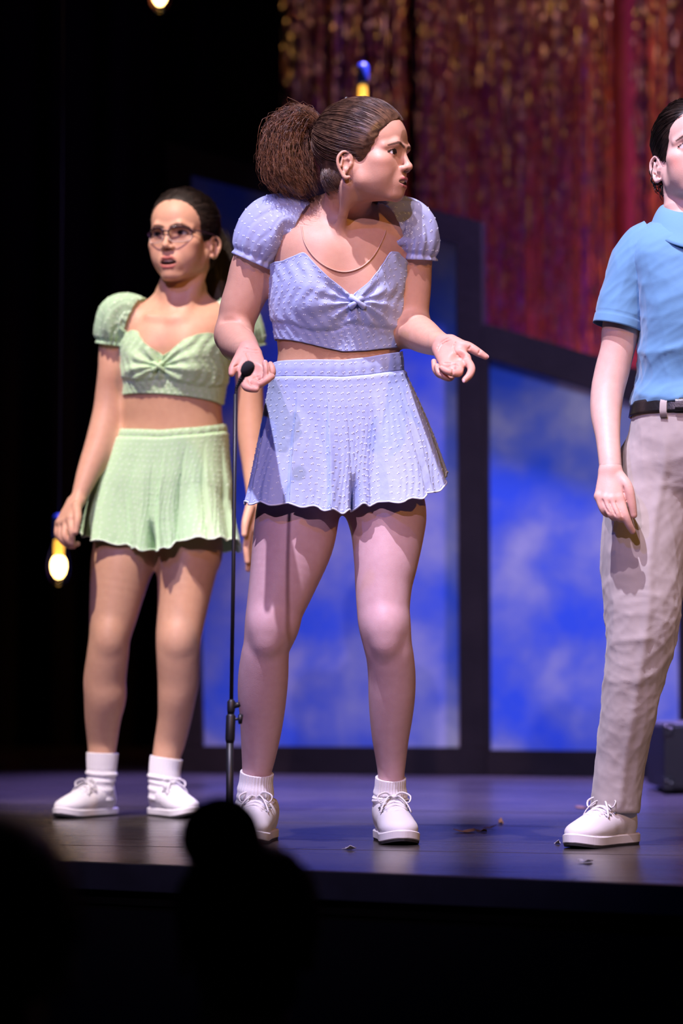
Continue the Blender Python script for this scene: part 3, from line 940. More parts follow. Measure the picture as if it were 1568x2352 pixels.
def head_colors(p, skin, lip, brow, iris, gaze=(0, 1, 0), op_=0.004, smile=0.0, blush=0.35, lid=0.0052, fz=1.0):
    """colours in head-local coordinates: skin, lips, brows, eyes, teeth"""
    p = p.copy(); pe = p.copy(); p[:, 2] = np.where(p[:, 2] < 0, p[:, 2] / fz, p[:, 2])
    C = np.tile(np.array(skin, float), (len(p), 1))
    o = op_
    face = sstep(.02, .05, p[:, 1])
    for s in (-1, 1):
        w = gs(np.linalg.norm((p - np.array([s * .044, .062, -.030])) / np.array([1, 1.2, .9]), axis=1), .022) * blush
        C = mixc(C, w * face, (skin[0] * 1.0, skin[1] * .62, skin[2] * .58))
    up = [(-.0245 - smile, .0775, -.064 + smile), (-.0085, .0895, -.0575), (0, .0897, -.0590), (.0085, .0895, -.0575), (.0245 + smile, .0775, -.064 + smile)]
    lo = [(-.0235 - smile, .0775, -.0655 - .4 * o + smile), (-.010, .0862, -.0710 - o), (0, .0872, -.0718 - o), (.010, .0862, -.0710 - o), (.0235 + smile, .0775, -.0655 - .4 * o + smile)]
    d = np.minimum(seg_dist(p, up) - .0036, seg_dist(p, lo) - .0043)
    C = mixc(C, (1 - sstep(0.0, .0016, d)) * face, lip)
    q = (p - np.array([0, .092, -.0645 - o * .55])) / np.array([.0205 + smile, .024, max(.0012, .0010 + o * .62)])
    inm = (np.linalg.norm(q, axis=1) < 1.12) & (p[:, 1] < .0865) & (p[:, 1] > .05)
    if o > .001: C[inm] = (.06, .012, .012)
    inm_ = 0
    if o > .002:
        tt = np.minimum(seg_dist(p, [(-.0125, .0795, -.0640), (0, .0845, -.0645)]), seg_dist(p, [(.0125, .0795, -.0640), (0, .0845, -.0645)]))
        C[(tt < .0047) & (p[:, 1] > .076)] = (.78, .72, .66)
        C[(tt < .0047) & (p[:, 1] > .076) & (np.abs(p[:, 0]) < .0006)] = (.35, .25, .22)
    for s in (-1, 1):
        br = [(s * .0100, .0905, .0160), (s * .022, .0885, .0205), (s * .036, .0825, .0210), (s * .050, .0675, .0135)]
        db = seg_dist(p * np.array([1, 0, 1]), np.array(br) * np.array([1, 0, 1]))
        wd = np.interp(s * p[:, 0], [.0105, .025, .050], [.0040, .0042, .0020])
        C = mixc(C, (1 - sstep(.55, 1.15, db / wd)) * .88 * (p[:, 1] > .05), brow)
        E = EYE * np.array([s, 1, 1]); w = pe - E; r = np.linalg.norm(w, axis=1)
        zz = w[:, 2] - .0022 * np.cos(w[:, 0] / .0135 * 1.57) + .001
        opn = np.sqrt((w[:, 0] / .0138) ** 2 + (zz / lid) ** 2)
        near = (r < .0165) & (w[:, 1] > .002)
        lash = near & (r > EYER + .0006) & (zz > -.0005) & (opn < 1.32)
        C[lash] = np.array(brow) * .35
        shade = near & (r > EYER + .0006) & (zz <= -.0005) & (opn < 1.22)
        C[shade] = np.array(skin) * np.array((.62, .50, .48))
        ball = (r < EYER + .0006) & (w[:, 1] > .0)
        C[ball] = (.55, .50, .48)
        g = np.array(gaze, float); g /= np.linalg.norm(g)
        ang = np.arccos(np.clip((w @ g) / (r + 1e-9), -1, 1))
        C[ball & (ang < .56)] = iris
        C[ball & (ang < .30)] = (.006, .005, .005)
        C[ball & (opn > .93)] = np.array(brow) * .5
    return C
CR_C = np.array([0, -.014, .036]); CR_R = np.array([.0735, .093, .077])
def hair_cap(fr, tie, thick=.007, ear_cut=True, low=-.075, front=(.074, .086), side=(.028, -.006), temple=-.003, h=.0026, extra=None):
    """hair drawn tight over the skull, ending at the hairline"""
    f1 = np.array(front); f0 = np.array(side); d = f1 - f0; nrm = np.array([d[1], -d[0]]) / np.linalg.norm(d)
    def g(p):
        q = (p[..., 1] - f0[0]) * nrm[0] + (p[..., 2] - f0[1]) * nrm[1]
        return q + temple * np.sin(np.clip(np.abs(p[..., 0]) / .072, 0, 1) * math.pi) - .004 * gs(p[..., 0], .02) + .0015 * np.sin(p[..., 2] * 420 + p[..., 0] * 260)
    lo = np.array([-.11, -.14, -.10]); hi = np.array([.11, .11, .15])
    n = np.ceil((hi - lo) / h).astype(int) + 1
    X, Y, Z = np.meshgrid(*[lo[i] + h * np.arange(n[i]) for i in range(3)], indexing='ij')
    p = np.stack([X, Y, Z], -1)
    r = CR_R + thick
    q = (p - CR_C) / r; k0 = np.linalg.norm(q, axis=-1); k1 = np.linalg.norm(q / r, axis=-1) + 1e-9
    D = k0 * (k0 - 1) / k1
    # nape
    q2 = (p - np.array([0, -.055, -.045])) / np.array([.056, .042, .045]); k = np.linalg.norm(q2, axis=-1)
    D2 = (k - 1) * .042
    t = np.clip(.5 + .5 * (D2 - D) / .02, 0, 1); D = D2 * (1 - t) + D * t - .02 * t * (1 - t)
    G = g(p)
    D = D + np.clip((G + .012) / .012, 0, 1) * .0035      # thin out towards the hairline
    D = np.maximum(D, G)
    D = np.maximum(D, low - Z)
    if ear_cut:
        for s in (-1, 1):
            e = (np.linalg.norm((p - np.array([s * .088, -.008, -.032])) / np.array([.032, .025, .034]), axis=-1) - 1) * .025
            D = np.maximum(D, -e)
    if extra is not None: D = extra(p, D)
    V, Q = nets(D.astype(np.float32), lo, h, ID)
    return fr.to_world(V), Q, g
def strands_geo(paths, rad, sides=3):
    """many thin tapered tubes; paths (n, m, 3)"""
    paths = np.asarray(paths, float); n, m = paths.shape[:2]
    T = np.gradient(paths, axis=1); T /= np.linalg.norm(T, axis=-1, keepdims=True) + 1e-12
    ref = np.tile(np.array([0.31, 0.87, 0.38]), (n, 1))[:, None, :]
    A = np.cross(T, ref); A /= np.linalg.norm(A, axis=-1, keepdims=True) + 1e-12
    B = np.cross(T, A)
    taper = np.clip(np.minimum(np.linspace(.35, 3, m), np.linspace(3, .15, m)), 0, 1)
    r = np.broadcast_to(np.asarray(rad, float).reshape(-1, 1), (n, m)) * taper
    a = np.arange(sides) * 2 * math.pi / sides
    ring = paths[:, :, None, :] + (A[:, :, None, :] * np.cos(a)[:, None] + B[:, :, None, :] * np.sin(a)[:, None]) * r[:, :, None, None]
    V = ring.reshape(-1, 3)
    i = np.arange(m - 1)[:, None] * sides; j = np.arange(sides); k = (j + 1) % sides
    f = np.stack([i + j, i + k, i + sides + k, i + sides + j], -1).reshape(-1, 4)
    F = (f[None] + (np.arange(n) * m * sides)[:, None, None]).reshape(-1, 4)
    return V, F
def cap_strands(fr, g, tie, count, seed, lift=.0085, m=10, zlow=-.07, frizz=.0010, ear=True):
    """strands lying on the skull from hairline to tie, in head-local ellipsoid space"""
    r = np.random.default_rng(seed)
    T = (np.array(tie) - CR_C) / CR_R; T /= np.linalg.norm(T)
    out = []
    while len(out) < count:
        u = r.normal(size=(4000, 3)); u /= np.linalg.norm(u, axis=1)[:, None]
        p = CR_C + u * (CR_R + lift)
        gg = g(p)
        ok = (gg < -.001) & (p[:, 2] > zlow)
        if ear:
            ok &= np.linalg.norm((p - np.array([0, -.008, -.034])) / np.array([10, .024, .032]), axis=1) > 1
        # favour roots near the hairline so that strands are long
        ok &= r.random(len(p)) < np.where(gg > -.02, 1.0, .35)
        for uu in u[ok]:
            ang = math.acos(max(-1, min(1, uu.dot(T))))
            if ang < .12: continue
            t = np.linspace(0, 1, m)[:, None]
            q = (np.sin((1 - t) * ang) * uu + np.sin(t * ang) * T) / math.sin(ang)
            lf = lift + r.normal(0, .0011) + .0012 * np.sin(t * 3.1)
            lf = lf - .003 * np.clip(1 - t * 5, 0, 1)
            pts = CR_C + q * (CR_R + lf)
            if (g(pts) > .001).any(): continue
            w = r.normal(0, frizz, 3)
            pts = pts + w * np.sin(t * r.uniform(2, 7) + r.uniform(0, 6))
            out.append(fr.to_world(pts))
            if len(out) >= count: break
    return np.array(out)
def nape_strands(fr, tie, count, seed, m=10, lift=.002, zlow=-.085):
    """strands drawn up from the nape and from behind the ears to the tie"""
    r = np.random.default_rng(seed); c = np.array([0, -.055, -.045]); R = np.array([.056, .042, .045]) + lift
    out = []
    t = np.linspace(0, 1, m)[:, None]
    while len(out) < count:
        u = r.normal(size=3); u /= np.linalg.norm(u)
        p = c + u * R
        if p[1] > -.030 or p[2] < zlow or p[2] > -.01: continue
        q = p * (1 - t) + np.array(tie) * t
        k = (q - CR_C) / (CR_R + .0085); n = np.linalg.norm(k, axis=1)[:, None]
        q = np.where(n < 1, CR_C + k / n * (CR_R + .0085), q)
        k = (q - c) / R; n = np.linalg.norm(k, axis=1)[:, None]
        q = np.where((n < 1), c + k / n * R, q)
        q = q + r.normal(0, .0012, 3) * np.sin(t * 4 + r.uniform(0, 6))
        out.append(fr.to_world(q))
    return np.array(out)
def tail_paths(ctrl, spread, count, m, seed, wav=.006, frizz=.003):
    """strands of a ponytail following a guide; spread gives the radius along it (per axis x, y, z)"""
    r = np.random.default_rng(seed)
    base = spline(ctrl, m); sp = spline(np.asarray(spread, float), m)
    t = np.linspace(0, 1, m)[None, :, None]
    u = r.normal(size=(count, 1, 3)); u /= np.linalg.norm(u, axis=2, keepdims=True); u *= r.random((count, 1, 1)) ** .45
    L = r.uniform(.72, 1.0, (count, 1))
    ti = t[..., 0] * L
    idx = ti * (m - 1); i0 = np.clip(idx.astype(int), 0, m - 2); fr_ = (idx - i0)[..., None]
    b = base[i0] * (1 - fr_) + base[i0 + 1] * fr_
    s = sp[i0] * (1 - fr_) + sp[i0 + 1] * fr_
    ph = r.uniform(0, 6.28, (count, 1, 3)); fq = r.uniform(5, 14, (count, 1, 3))
    wv = np.sin(t * fq + ph) * wav * np.clip(t * 3, 0, 1) * r.uniform(.3, 1.4, (count, 1, 1))
    fz = np.cumsum(r.normal(0, frizz, (count, m, 3)), axis=1) * t * .5
    return b + u * s + wv + fz

# ================================================================== PEOPLE: SHARED BUILDERS
M_SKIN = skin_mat('skin')
M_WHITE = plain('white_canvas', (0.64, 0.62, 0.64), 0.7, bump=0.15, bscale=900)
M_RUBBER = plain('white_rubber_sole', (0.64, 0.62, 0.63), 0.5)
M_OUTSOLE = plain('black_outsole', (0.02, 0.02, 0.022), 0.7)
M_SOCKW = plain('white_cotton_knit', (0.70, 0.68, 0.70), 0.9, bump=0.3, bscale=700, sheen=0.3)
M_EYELET = plain('eyelet_metal', (0.25, 0.25, 0.28), 0.35, metal=1.0)
M_GEM = plain('rhinestone', (0.9, 0.9, 0.92), 0.08, metal=0.9)
M_GOLD = plain('gold', (0.95, 0.7, 0.35), 0.15, metal=1.0)
M_PIN = plain('black_hairpin', (0.012, 0.01, 0.012), 0.35, metal=0.4)
def head_frame(px, py, Y, yaw, pitch=0.0, roll=0.0, s=1.0):
    R = rot('Z', 180 + yaw) @ rot('X', pitch) @ rot('Y', roll)
    return Fr(P(px, py, Y), R, s)
def Zp(py, Y): return P(784, py, Y)[2]
def make_torso(st, yaw=0.0, n=2.4, bust=None):
    """stations (py, px centre, Y, half width px, front depth m, back depth m)"""
    return Torso([(Zp(py, Y), P(px, py, Y)[0], Y, M(hw, Y), bf, bb) for py, px, Y, hw, bf, bb in st], yaw, n, bust)
def limb(L, k=0.02):
    """stations (px, py, Y, radius px)"""
    return chain([P(a, b, y) for a, b, y, r in L], [M(r, y) for a, b, y, r in L], k)
def limb_m(L, k=0.012):
    """stations (px, py, Y, radius m)"""
    return chain([P(a, b, y) for a, b, y, r in L], [r for a, b, y, r in L], k)
def nails(parent, tips, col):
    pass
def tuck(V, Q, L, lo, hi):
    """the rim of a finer patch dips under the coarser skin it overlaps"""
    n = np.cross(V[Q[:, 2]] - V[Q[:, 0]], V[Q[:, 3]] - V[Q[:, 1]]); N = np.zeros_like(V)
    for k in range(4):
        for c in range(3): N[:, c] += np.bincount(Q[:, k], n[:, c], len(V))
    N /= np.linalg.norm(N, axis=1)[:, None] + 1e-12
    d = np.minimum(L - lo, hi - L).min(1)
    return V - N * (.0008 * (1 - np.clip(d / .006, 0, 1)) ** 1.5)[:, None]
def person_body(parent, prims, head, lo, hi, h, hands, color, hk, hbox=((-.10, -.118, -.135), (.10, .125, .135)), hh=.0013, name='body', hv=.0018):
    """one continuous skin surface: coarse for trunk and limbs, finer for head and hands"""
    hl, hu = np.array(hbox[0]), np.array(hbox[1])
    tests = [lambda c: ((head.to_local(c) > hl + .004) & (head.to_local(c) < hu - .004)).all(1)]
    for a, b in hands:
        tests.append(lambda c, a=np.array(a), b=np.array(b): ((c > a + .004) & (c < b - .004)).all(1))
    V, Q = mesh_block(prims, lo, hi, h)
    V = smooth_mesh(V, Q, 1, .4)
    V, Q = drop_inside(V, Q, tests)
    Vs, Qs = [V], [Q]; n = len(V)
    v, q = mesh_block(prims, hl, hu, hh, head)
    v = tuck(smooth_mesh(v, q, 1, .4), q, head.to_local(v), hl, hu)
    nh = (n, n + len(v))
    Vs.append(v); Qs.append(q + n); n += len(v)
    for a, b in hands:
        v, q = mesh_block(prims, a, b, hv)
        v = tuck(smooth_mesh(v, q, 1, .5), q, v, np.array(a), np.array(b))
        Vs.append(v); Qs.append(q + n); n += len(v)
    V = np.concatenate(Vs); Q = np.concatenate(Qs)
    C = color(V)
    C[nh[0]:nh[1]] = np.where((head.to_local(V[nh[0]:nh[1]])[:, 2:3] > -.132), head_colors(head.to_local(V[nh[0]:nh[1]]), **hk), C[nh[0]:nh[1]])
    return mk(name, V, Q, M_SKIN, parent, cols=C)
def hand_box(pts, m=.022):
    p = np.array(pts); return p.min(0) - m, p.max(0) + m

# ---- shoes and socks
def foot_frame(x, Y, yaw, pitch=0.0, z=0.0, s=1.0):
    """yaw 0: toe to the camera; positive turns the toe to image right"""
    return Fr((x, Y, z), rot('Z', 180 + yaw) @ rot('X', pitch), s)
SOLE = [(-.125, .004), (-.121, .016), (-.110, .026), (-.085, .0325), (-.050, .033), (-.010, .034), (.030, .0385), (.065, .0430), (.090, .0425), (.110, .0350), (.124, .0225), (.131, .010), (.133, .003)]
def sole_ring(off=0.0):
    s = np.array(SOLE); s = spline(s, 40)
    r = [(w + off, y + off * np.sign(y) * (abs(y) > .1)) for y, w in s]
    return np.array(r + [(-w, y) for w, y in r[::-1]])
def shoe(parent, fr, label=None, laces=True, thick=.024, toe_lift=.010, ankle=.070, bow=1, mat=None):
    mat = mat or M_WHITE
    sh = mk('shoe', *shoe_upper(fr, ankle, thick), mat, parent, label=label)
    def lift(y): return toe_lift * np.clip((y - .06) / .07, 0, 1) ** 2
    ring = sole_ring(); n = len(ring)
    levels = [(0.0045, -.003), (.007, 0.0), (thick - .003, .0005), (thick, -.002)]
    vs = []
    for z, o in levels:
        r = sole_ring(o); vs.append(np.column_stack([r, z + lift(r[:, 1])]))
    V = np.concatenate(vs); F = [tuple(q) for q in grid_faces(n, 4, True)] + [tuple(range(n))[::-1], tuple(range(3 * n, 4 * n))]
    mk('sole', fr.to_world(V), F, M_RUBBER, sh, smooth=False)
    vs = []
    for z, o in ((0.0, -.002), (.0048, -.001)):
        r = sole_ring(o); vs.append(np.column_stack([r, z + lift(r[:, 1])]))
    F = [tuple(q) for q in grid_faces(n, 2, True)] + [tuple(range(n))[::-1], tuple(range(n, 2 * n))]
    mk('outsole', fr.to_world(np.concatenate(vs)), F, M_OUTSOLE, sh, smooth=False)
    # stitched line round the toe and laces
    if laces:
        def top(x, y):
            zc = np.interp(y, [-.03, .0, .02, .04, .06, .085], [.097, .084, .077, .070, .063, .055])
            return zc - (x / .030) ** 2 * .014
        mb = MB(); ys = [.066, .050, .034, .018, .002]
        for i, y in enumerate(ys):
            w = .020 + .002 * i
            for s in (-1, 1):
                x = np.linspace(-w * s, w * s, 7); yy = np.linspace(y, y - .010, 7)
                pts = np.column_stack([x, yy, [top(a, b) + .0080 + .0015 * math.cos(a / w * 1.5) for a, b in zip(x, yy)]])
                mb.add(*tube_geo(pts, .0028, 6, ry=.0014))
        c0 = np.array([0, -.004, top(0, -.004) + .010])
        for s in (-1, 1):
            lp = spline([c0, c0 + (s * .016, .004, .012), c0 + (s * .036, .010, .004), c0 + (s * .030, .016, -.010), c0 + (s * .010, .006, .002), c0], 18)
            mb.add(*tube_geo(lp, .0026, 6, ry=.0014))
            lp = spline([c0, c0 + (s * .012, .014, .004), c0 + (s * .026, .028, -.012), c0 + (s * .034, .036, -.030)], 12)
            mb.add(*tube_geo(lp, .0026, 6, ry=.0014))
        mb.add(*tube_geo([c0 + (-.006, 0, 0), c0 + (0, .002, .003), c0 + (.006, 0, 0)], .0045, 8))
        mb.v = [fr.to_world(v) for v in mb.v]
        mb.build('laces', M_WHITE, sh)
        for i, y in enumerate(ys):
            for s in (-1, 1):
                w = .023 + .002 * i
                v, f = lathe_geo([(.0030, -.001), (.0030, .0012), (.0016, .0016), (.0016, .0)], 10)
                v = v @ rot('Y', s * 38).T + np.array([s * w, y - .002, top(w, y) + .0065])
                mk('eyelet', fr.to_world(v), f, M_EYELET, sh)
    return sh
def shoe_upper(fr, ankle, thick):
    L = []
    def e(c, r, k=.012, op='u', R=np.eye(3)): L.append(ell(c, r, k, op, fr, R))
    e((0, .078, .034), (.0405, .050, .0265), .001)
    e((0, .030, .040), (.0370, .060, .037), .02)
    L.append(cone((0, .040, .036), (0, -.020, .058), .028, .034, .02, 'u', fr))
    e((0, -.070, .046), (.0325, .050, .040), .02)
    L.append(cone((0, -.030, .055), (0, -.068, ankle), .035, .036, .015, 'u', fr))
    e((0, -.055, ankle + .052), (.060, .075, .040), .004, 's', rot('X', -14))
    e((0, 0, -.060), (.12, .30, .0745), .002, 's')
    return mesh_block(L, (-.055, -.14, 0.0), (.055, .14, .13), .0024, fr)
def sock(parent, L, seed=0, ribs=34, folds=((.55, .006, .10),), label='white ribbed ankle sock', mat=None, thick=.004):
    """stations (px, py, Y, radius px) from the cuff down to the shoe"""
    c = np.array([P(a, b, y) for a, b, y, r in L]); rad = np.array([M(r, y) for a, b, y, r in L])
    n = 44; data = spline(np.column_stack([c, rad]), n)
    T, N, B = frame_along(data[:, :3])
    nu = ribs * 4
    a = np.linspace(0, 2 * math.pi, nu, endpoint=False)
    t = np.linspace(0, 1, n)
    r = data[:, 3][:, None] + .0009 * np.cos(a * ribs)[None, :] * (1 - sstep(.45, .7, t))[:, None]
    for f0, amp, w in folds:
        r = r + amp * gs(t - f0 - .03 * 0, w)[:, None] * (1 + .25 * np.sin(a * 2 + seed + f0 * 9))[None, :]
    r = r + .0015 * np.sin(t[:, None] * 40 + 1.3 * np.sin(a + seed)[None, :]) * sstep(.3, .6, t)[:, None]
    pts = data[:, None, :3] + (N[:, None] * np.cos(a)[:, None] + B[:, None] * np.sin(a)[:, None]) * r[..., None]
    o, _ = sheet('sock', pts[::-1], mat or M_SOCKW, parent, thick)
    return o

# ---- two-piece costume of dotted voile
def bodice(parent, T, mat, dmat, hem, top, seam, knot, name='crop_top', seed=1, off=.005, dot=(.0185, .0125, .0018), flip=1.0):
    """hem, top, seam: lists of (theta degrees, py at the surface); knot: pixel"""
    nu, nv = 280, 76
    th = np.linspace(-math.pi, math.pi, nu, endpoint=False)
    def zc(tab, Y):
        tab = sorted(tab); a = np.radians([q[0] for q in tab]); z = np.array([Zp(q[1], Y) for q in tab])
        aa = np.concatenate([a - 2 * math.pi, a, a + 2 * math.pi]); zz = np.concatenate([z, z, z])
        return np.interp(th, aa, zz)
    Y0 = T.par(T.z0 + .6 * (T.z1 - T.z0))[1] - .09
    def soft(z, k=3):
        for _ in range(k): z = .25 * np.roll(z, 1) + .5 * z + .25 * np.roll(z, -1)
        return z
    zh, zt, zs = soft(zc(hem, Y0), 8), soft(zc(top, Y0), 2), soft(zc(seam, Y0), 8)
    t = np.linspace(0, 1, nv)[:, None]
    z = zh + (zt - zh) * t
    TH = np.broadcast_to(th, z.shape)
    R = T.radius(TH, z)
    thk, zk = T.theta_of(*knot)
    a = R * (TH - thk) * flip; b = z - zk
    rr = np.sqrt(a ** 2 + b ** 2) + 1e-6; al = np.arctan2(b, a)
    front = gs(TH - thk, 1.15)
    above = sstep(-.006, .010, z - zs)
    fold = np.cos(11 * al + 2.2 * np.sin(2 * al + .6)) * .0058 * (rr / (.012 + rr)) * np.exp(-rr / .085)
    fold += np.cos(5 * al + 1.5) * .0022 * np.exp(-rr / .11)
    d = off + above * (.004 + fold * front * 1.15)
    d += -.005 * gs(b, .03) * gs(a, .014) * above
    d += (1 - above) * .0007 * np.sin(TH * 40 + 6 * z / .03)
    d += -.0025 * gs(z - zs, .004) * gs(TH, 1.6)
    d += .0010 * np.sin(TH * 26 + 3 * np.sin(z * 60 + seed)) * above
    d += .0016 * gs(t - 1, .02)
    pts = T.point(TH, z, d)
    o, N = sheet(name, pts, mat, parent, .0022)
    ds = dots('fabric_dots', pts, N, dmat, o, dot[0], dot[1], size=dot[2], seed=seed)
    # twisted knot between the two halves
    kp = T.point(np.array(thk), np.array(zk), off + .008)
    mb = MB()
    for s in (-1, 1):
        pth = spline([kp + (-.014, .009, s * .010), kp + (-.006, -.001, s * .005), kp + (0, -.004 * (s > 0) - .001, 0), kp + (.006, -.001, -s * .005), kp + (.014, .009, -s * .010)], 16)
        mb.add(*tube_geo(pth, np.interp(np.linspace(0, 1, 16), [0, .3, .5, .7, 1], [.0075, .0050, .0042, .0050, .0075]), 12))
    mb.build('knot', mat, o)
    return o
def puff_sleeve(parent, path, mat, dmat, seed=0, folds=17, dot=(.0185, .014, .0018), depth=1.0, alphaed=True):
    """path: (px, py, Y, radius px, depth radius m)"""
    n = 64
    c = np.array([P(a, b, y) for a, b, y, r, dp in path]); data = spline(np.column_stack([c, [M(q[3], q[2]) for q in path], [q[4] for q in path]]), n)
    T = np.gradient(data[:, :3], axis=0); T /= np.linalg.norm(T, axis=1)[:, None]
    Yax = np.array([0, 1.0, 0]); B = Yax - T * (T @ Yax)[:, None]; B /= np.linalg.norm(B, axis=1)[:, None]
    N = np.cross(B, T)
    nu = 150; a = np.linspace(0, 2 * math.pi, nu, endpoint=False); t = np.linspace(0, 1, n)[:, None]
    g = .0030 * np.cos(a * folds + 1.3 * np.sin(a * 3 + seed)) * (sstep(.55, .97, t) + .55 * (1 - sstep(0, .3, t)))
    g = g + .0050 * np.sin(a * 4 + seed + 2.4 * t) * np.sin(t * math.pi) + .0034 * np.sin(a * 7 - seed + 5 * t) * np.sin(t * math.pi)
    rg = 1 - np.abs(np.sin(a * 5.5 + 2.2 * t + seed + .8 * np.sin(7 * t + a)))
    g = g - .0055 * np.clip(rg - .45, 0, 1) * np.sin(t * math.pi) ** .6
    g = g + .004 * gs(t - 1.0, .05) - .004 * gs(t - .93, .03)
    r1 = data[:, 3][:, None] + g; r2 = data[:, 4][:, None] + g
    pts = data[:, None, :3] + N[:, None] * (np.cos(a) * r1)[..., None] + B[:, None] * (np.sin(a) * r2)[..., None]
    o, Nn = sheet('puff_sleeve', pts[::-1], mat, parent, .0018)
    dots('fabric_dots', pts[::-1], Nn, dmat, o, dot[0], dot[1], size=dot[2], seed=seed, keep=lambda p, i, j: .06 < i < .95)
    return o
def shorts(parent, T, mat, dmat, band_top, band_bot, hem, axis_px, Yc, c_, rho, pleats, seed=1, dot=(.0190, .0135, .0018), crease=0.0, flare=1.0, asym=0.0, pinch=(0.0, math.pi)):
    nu = 360
    th = np.linspace(-math.pi, math.pi, nu, endpoint=False)
    def zc(tab, Y, k):
        tab = sorted(tab); a = np.radians([q[0] for q in tab]); z = np.array([Zp(q[1], Y) for q in tab])
        aa = np.concatenate([a - 2 * math.pi, a, a + 2 * math.pi]); z = np.interp(th, aa, np.concatenate([z, z, z]))
        for _ in range(k): z = .25 * np.roll(z, 1) + .5 * z + .25 * np.roll(z, -1)
        return z
    Yf = Yc - .10
    z0, z1, z2 = zc(band_top, Yf, 12), zc(band_bot, Yf, 12), zc(hem, Yf, 5)
    t = np.linspace(0, 1, 14)[:, None]
    z = z1 + (z0 - z1) * t
    pb = T.point(np.broadcast_to(th, z.shape), z, .0075 + .0008 * np.sin(th * 30 + seed)[None, :] + .0015 * gs(t - .5, .3))
    ow, N = sheet('waistband', pb, mat, parent, .0022)
    dots('fabric_dots', pb, N, dmat, ow, dot[0], dot[1], size=dot[2], seed=seed)
    nv = 76
    v = np.linspace(0, 1, nv)[:, None]
    z = z1 + (z2 - z1) * v
    R0 = T.radius(np.broadcast_to(th, z.shape), np.broadcast_to(z1 + .002, z.shape)) + .0075
    s, c = np.abs(np.sin(th)), np.cos(th)
    sg = np.sign(np.sin(th)); wide = 1 + asym * sg
    RL = c_ * s + np.sqrt(np.maximum(rho ** 2 - (c_ * c) ** 2, (rho * .05) ** 2)); RL = RL * wide
    w = v ** .85
    Rt = np.maximum.accumulate(T.radius(np.broadcast_to(th, z.shape), z) + .012, axis=0)      # the cloth hangs free from the widest place
    R = R0 * (1 - w) + RL * w
    body_keep = sstep(.35, .0, v) * 0 + 1
    R = np.maximum(R, Rt)
    R = R * (1 - .46 * gs(th - math.radians(2), .07) * sstep(.70, 1.0, v) - .06 * gs(th - math.radians(2), .12) * sstep(.30, 1.0, v))
    wave = (.0075 * np.sin(6 * th + seed) + .0050 * np.sin(11 * th + 2.1 * seed) + .0035 * np.sin(19 * th + seed * 3)) * v ** 1.5
    d = wave * flare
    for tp, amp in pleats:
        dl = (th - math.radians(tp) + math.pi) % (2 * math.pi) - math.pi
        saw = np.where(dl > 0, np.exp(-dl / .16), -np.exp(dl / .035) * .8)
        d = d + amp * saw * sstep(.02, .6, v) * (.55 + .45 * v)
    d = d - .004 * gs(th, .022) * sstep(.1, .6, v) - .0035 * gs(v, .012)
    d = d + .0010 * np.sin(th * 70 + 12 * v + 3 * np.sin(9 * v + th * 5)) * v
    cxt, cyt, *_ = T.par(z)
    bx = P(axis_px, 1100, Yc)[0]
    cx = cxt[:, :] * (1 - w) + bx * w; cy = cyt * (1 - w) + Yc * w
    lx, ly = (R + d) * np.sin(th), (R + d) * np.cos(th)
    pts = np.stack([cx + lx * T.cy + ly * T.sy, cy + lx * T.sy - ly * T.cy, z + .0035 * v * np.sin(th * 23 + seed)], -1)
    o, N = sheet('shorts', pts[::-1], mat, parent, .0020)
    dots('fabric_dots', pts[::-1], N, dmat, o, dot[0], dot[1], size=dot[2], seed=seed + 5)
    # narrow rolled hem
    hp = pts[-1]; hp2 = np.concatenate([hp, hp[:1]])
    vv, ff = tube_geo(hp2, .0020, 6, caps=False); mk('hem', vv, ff, dmat, o)
    return o

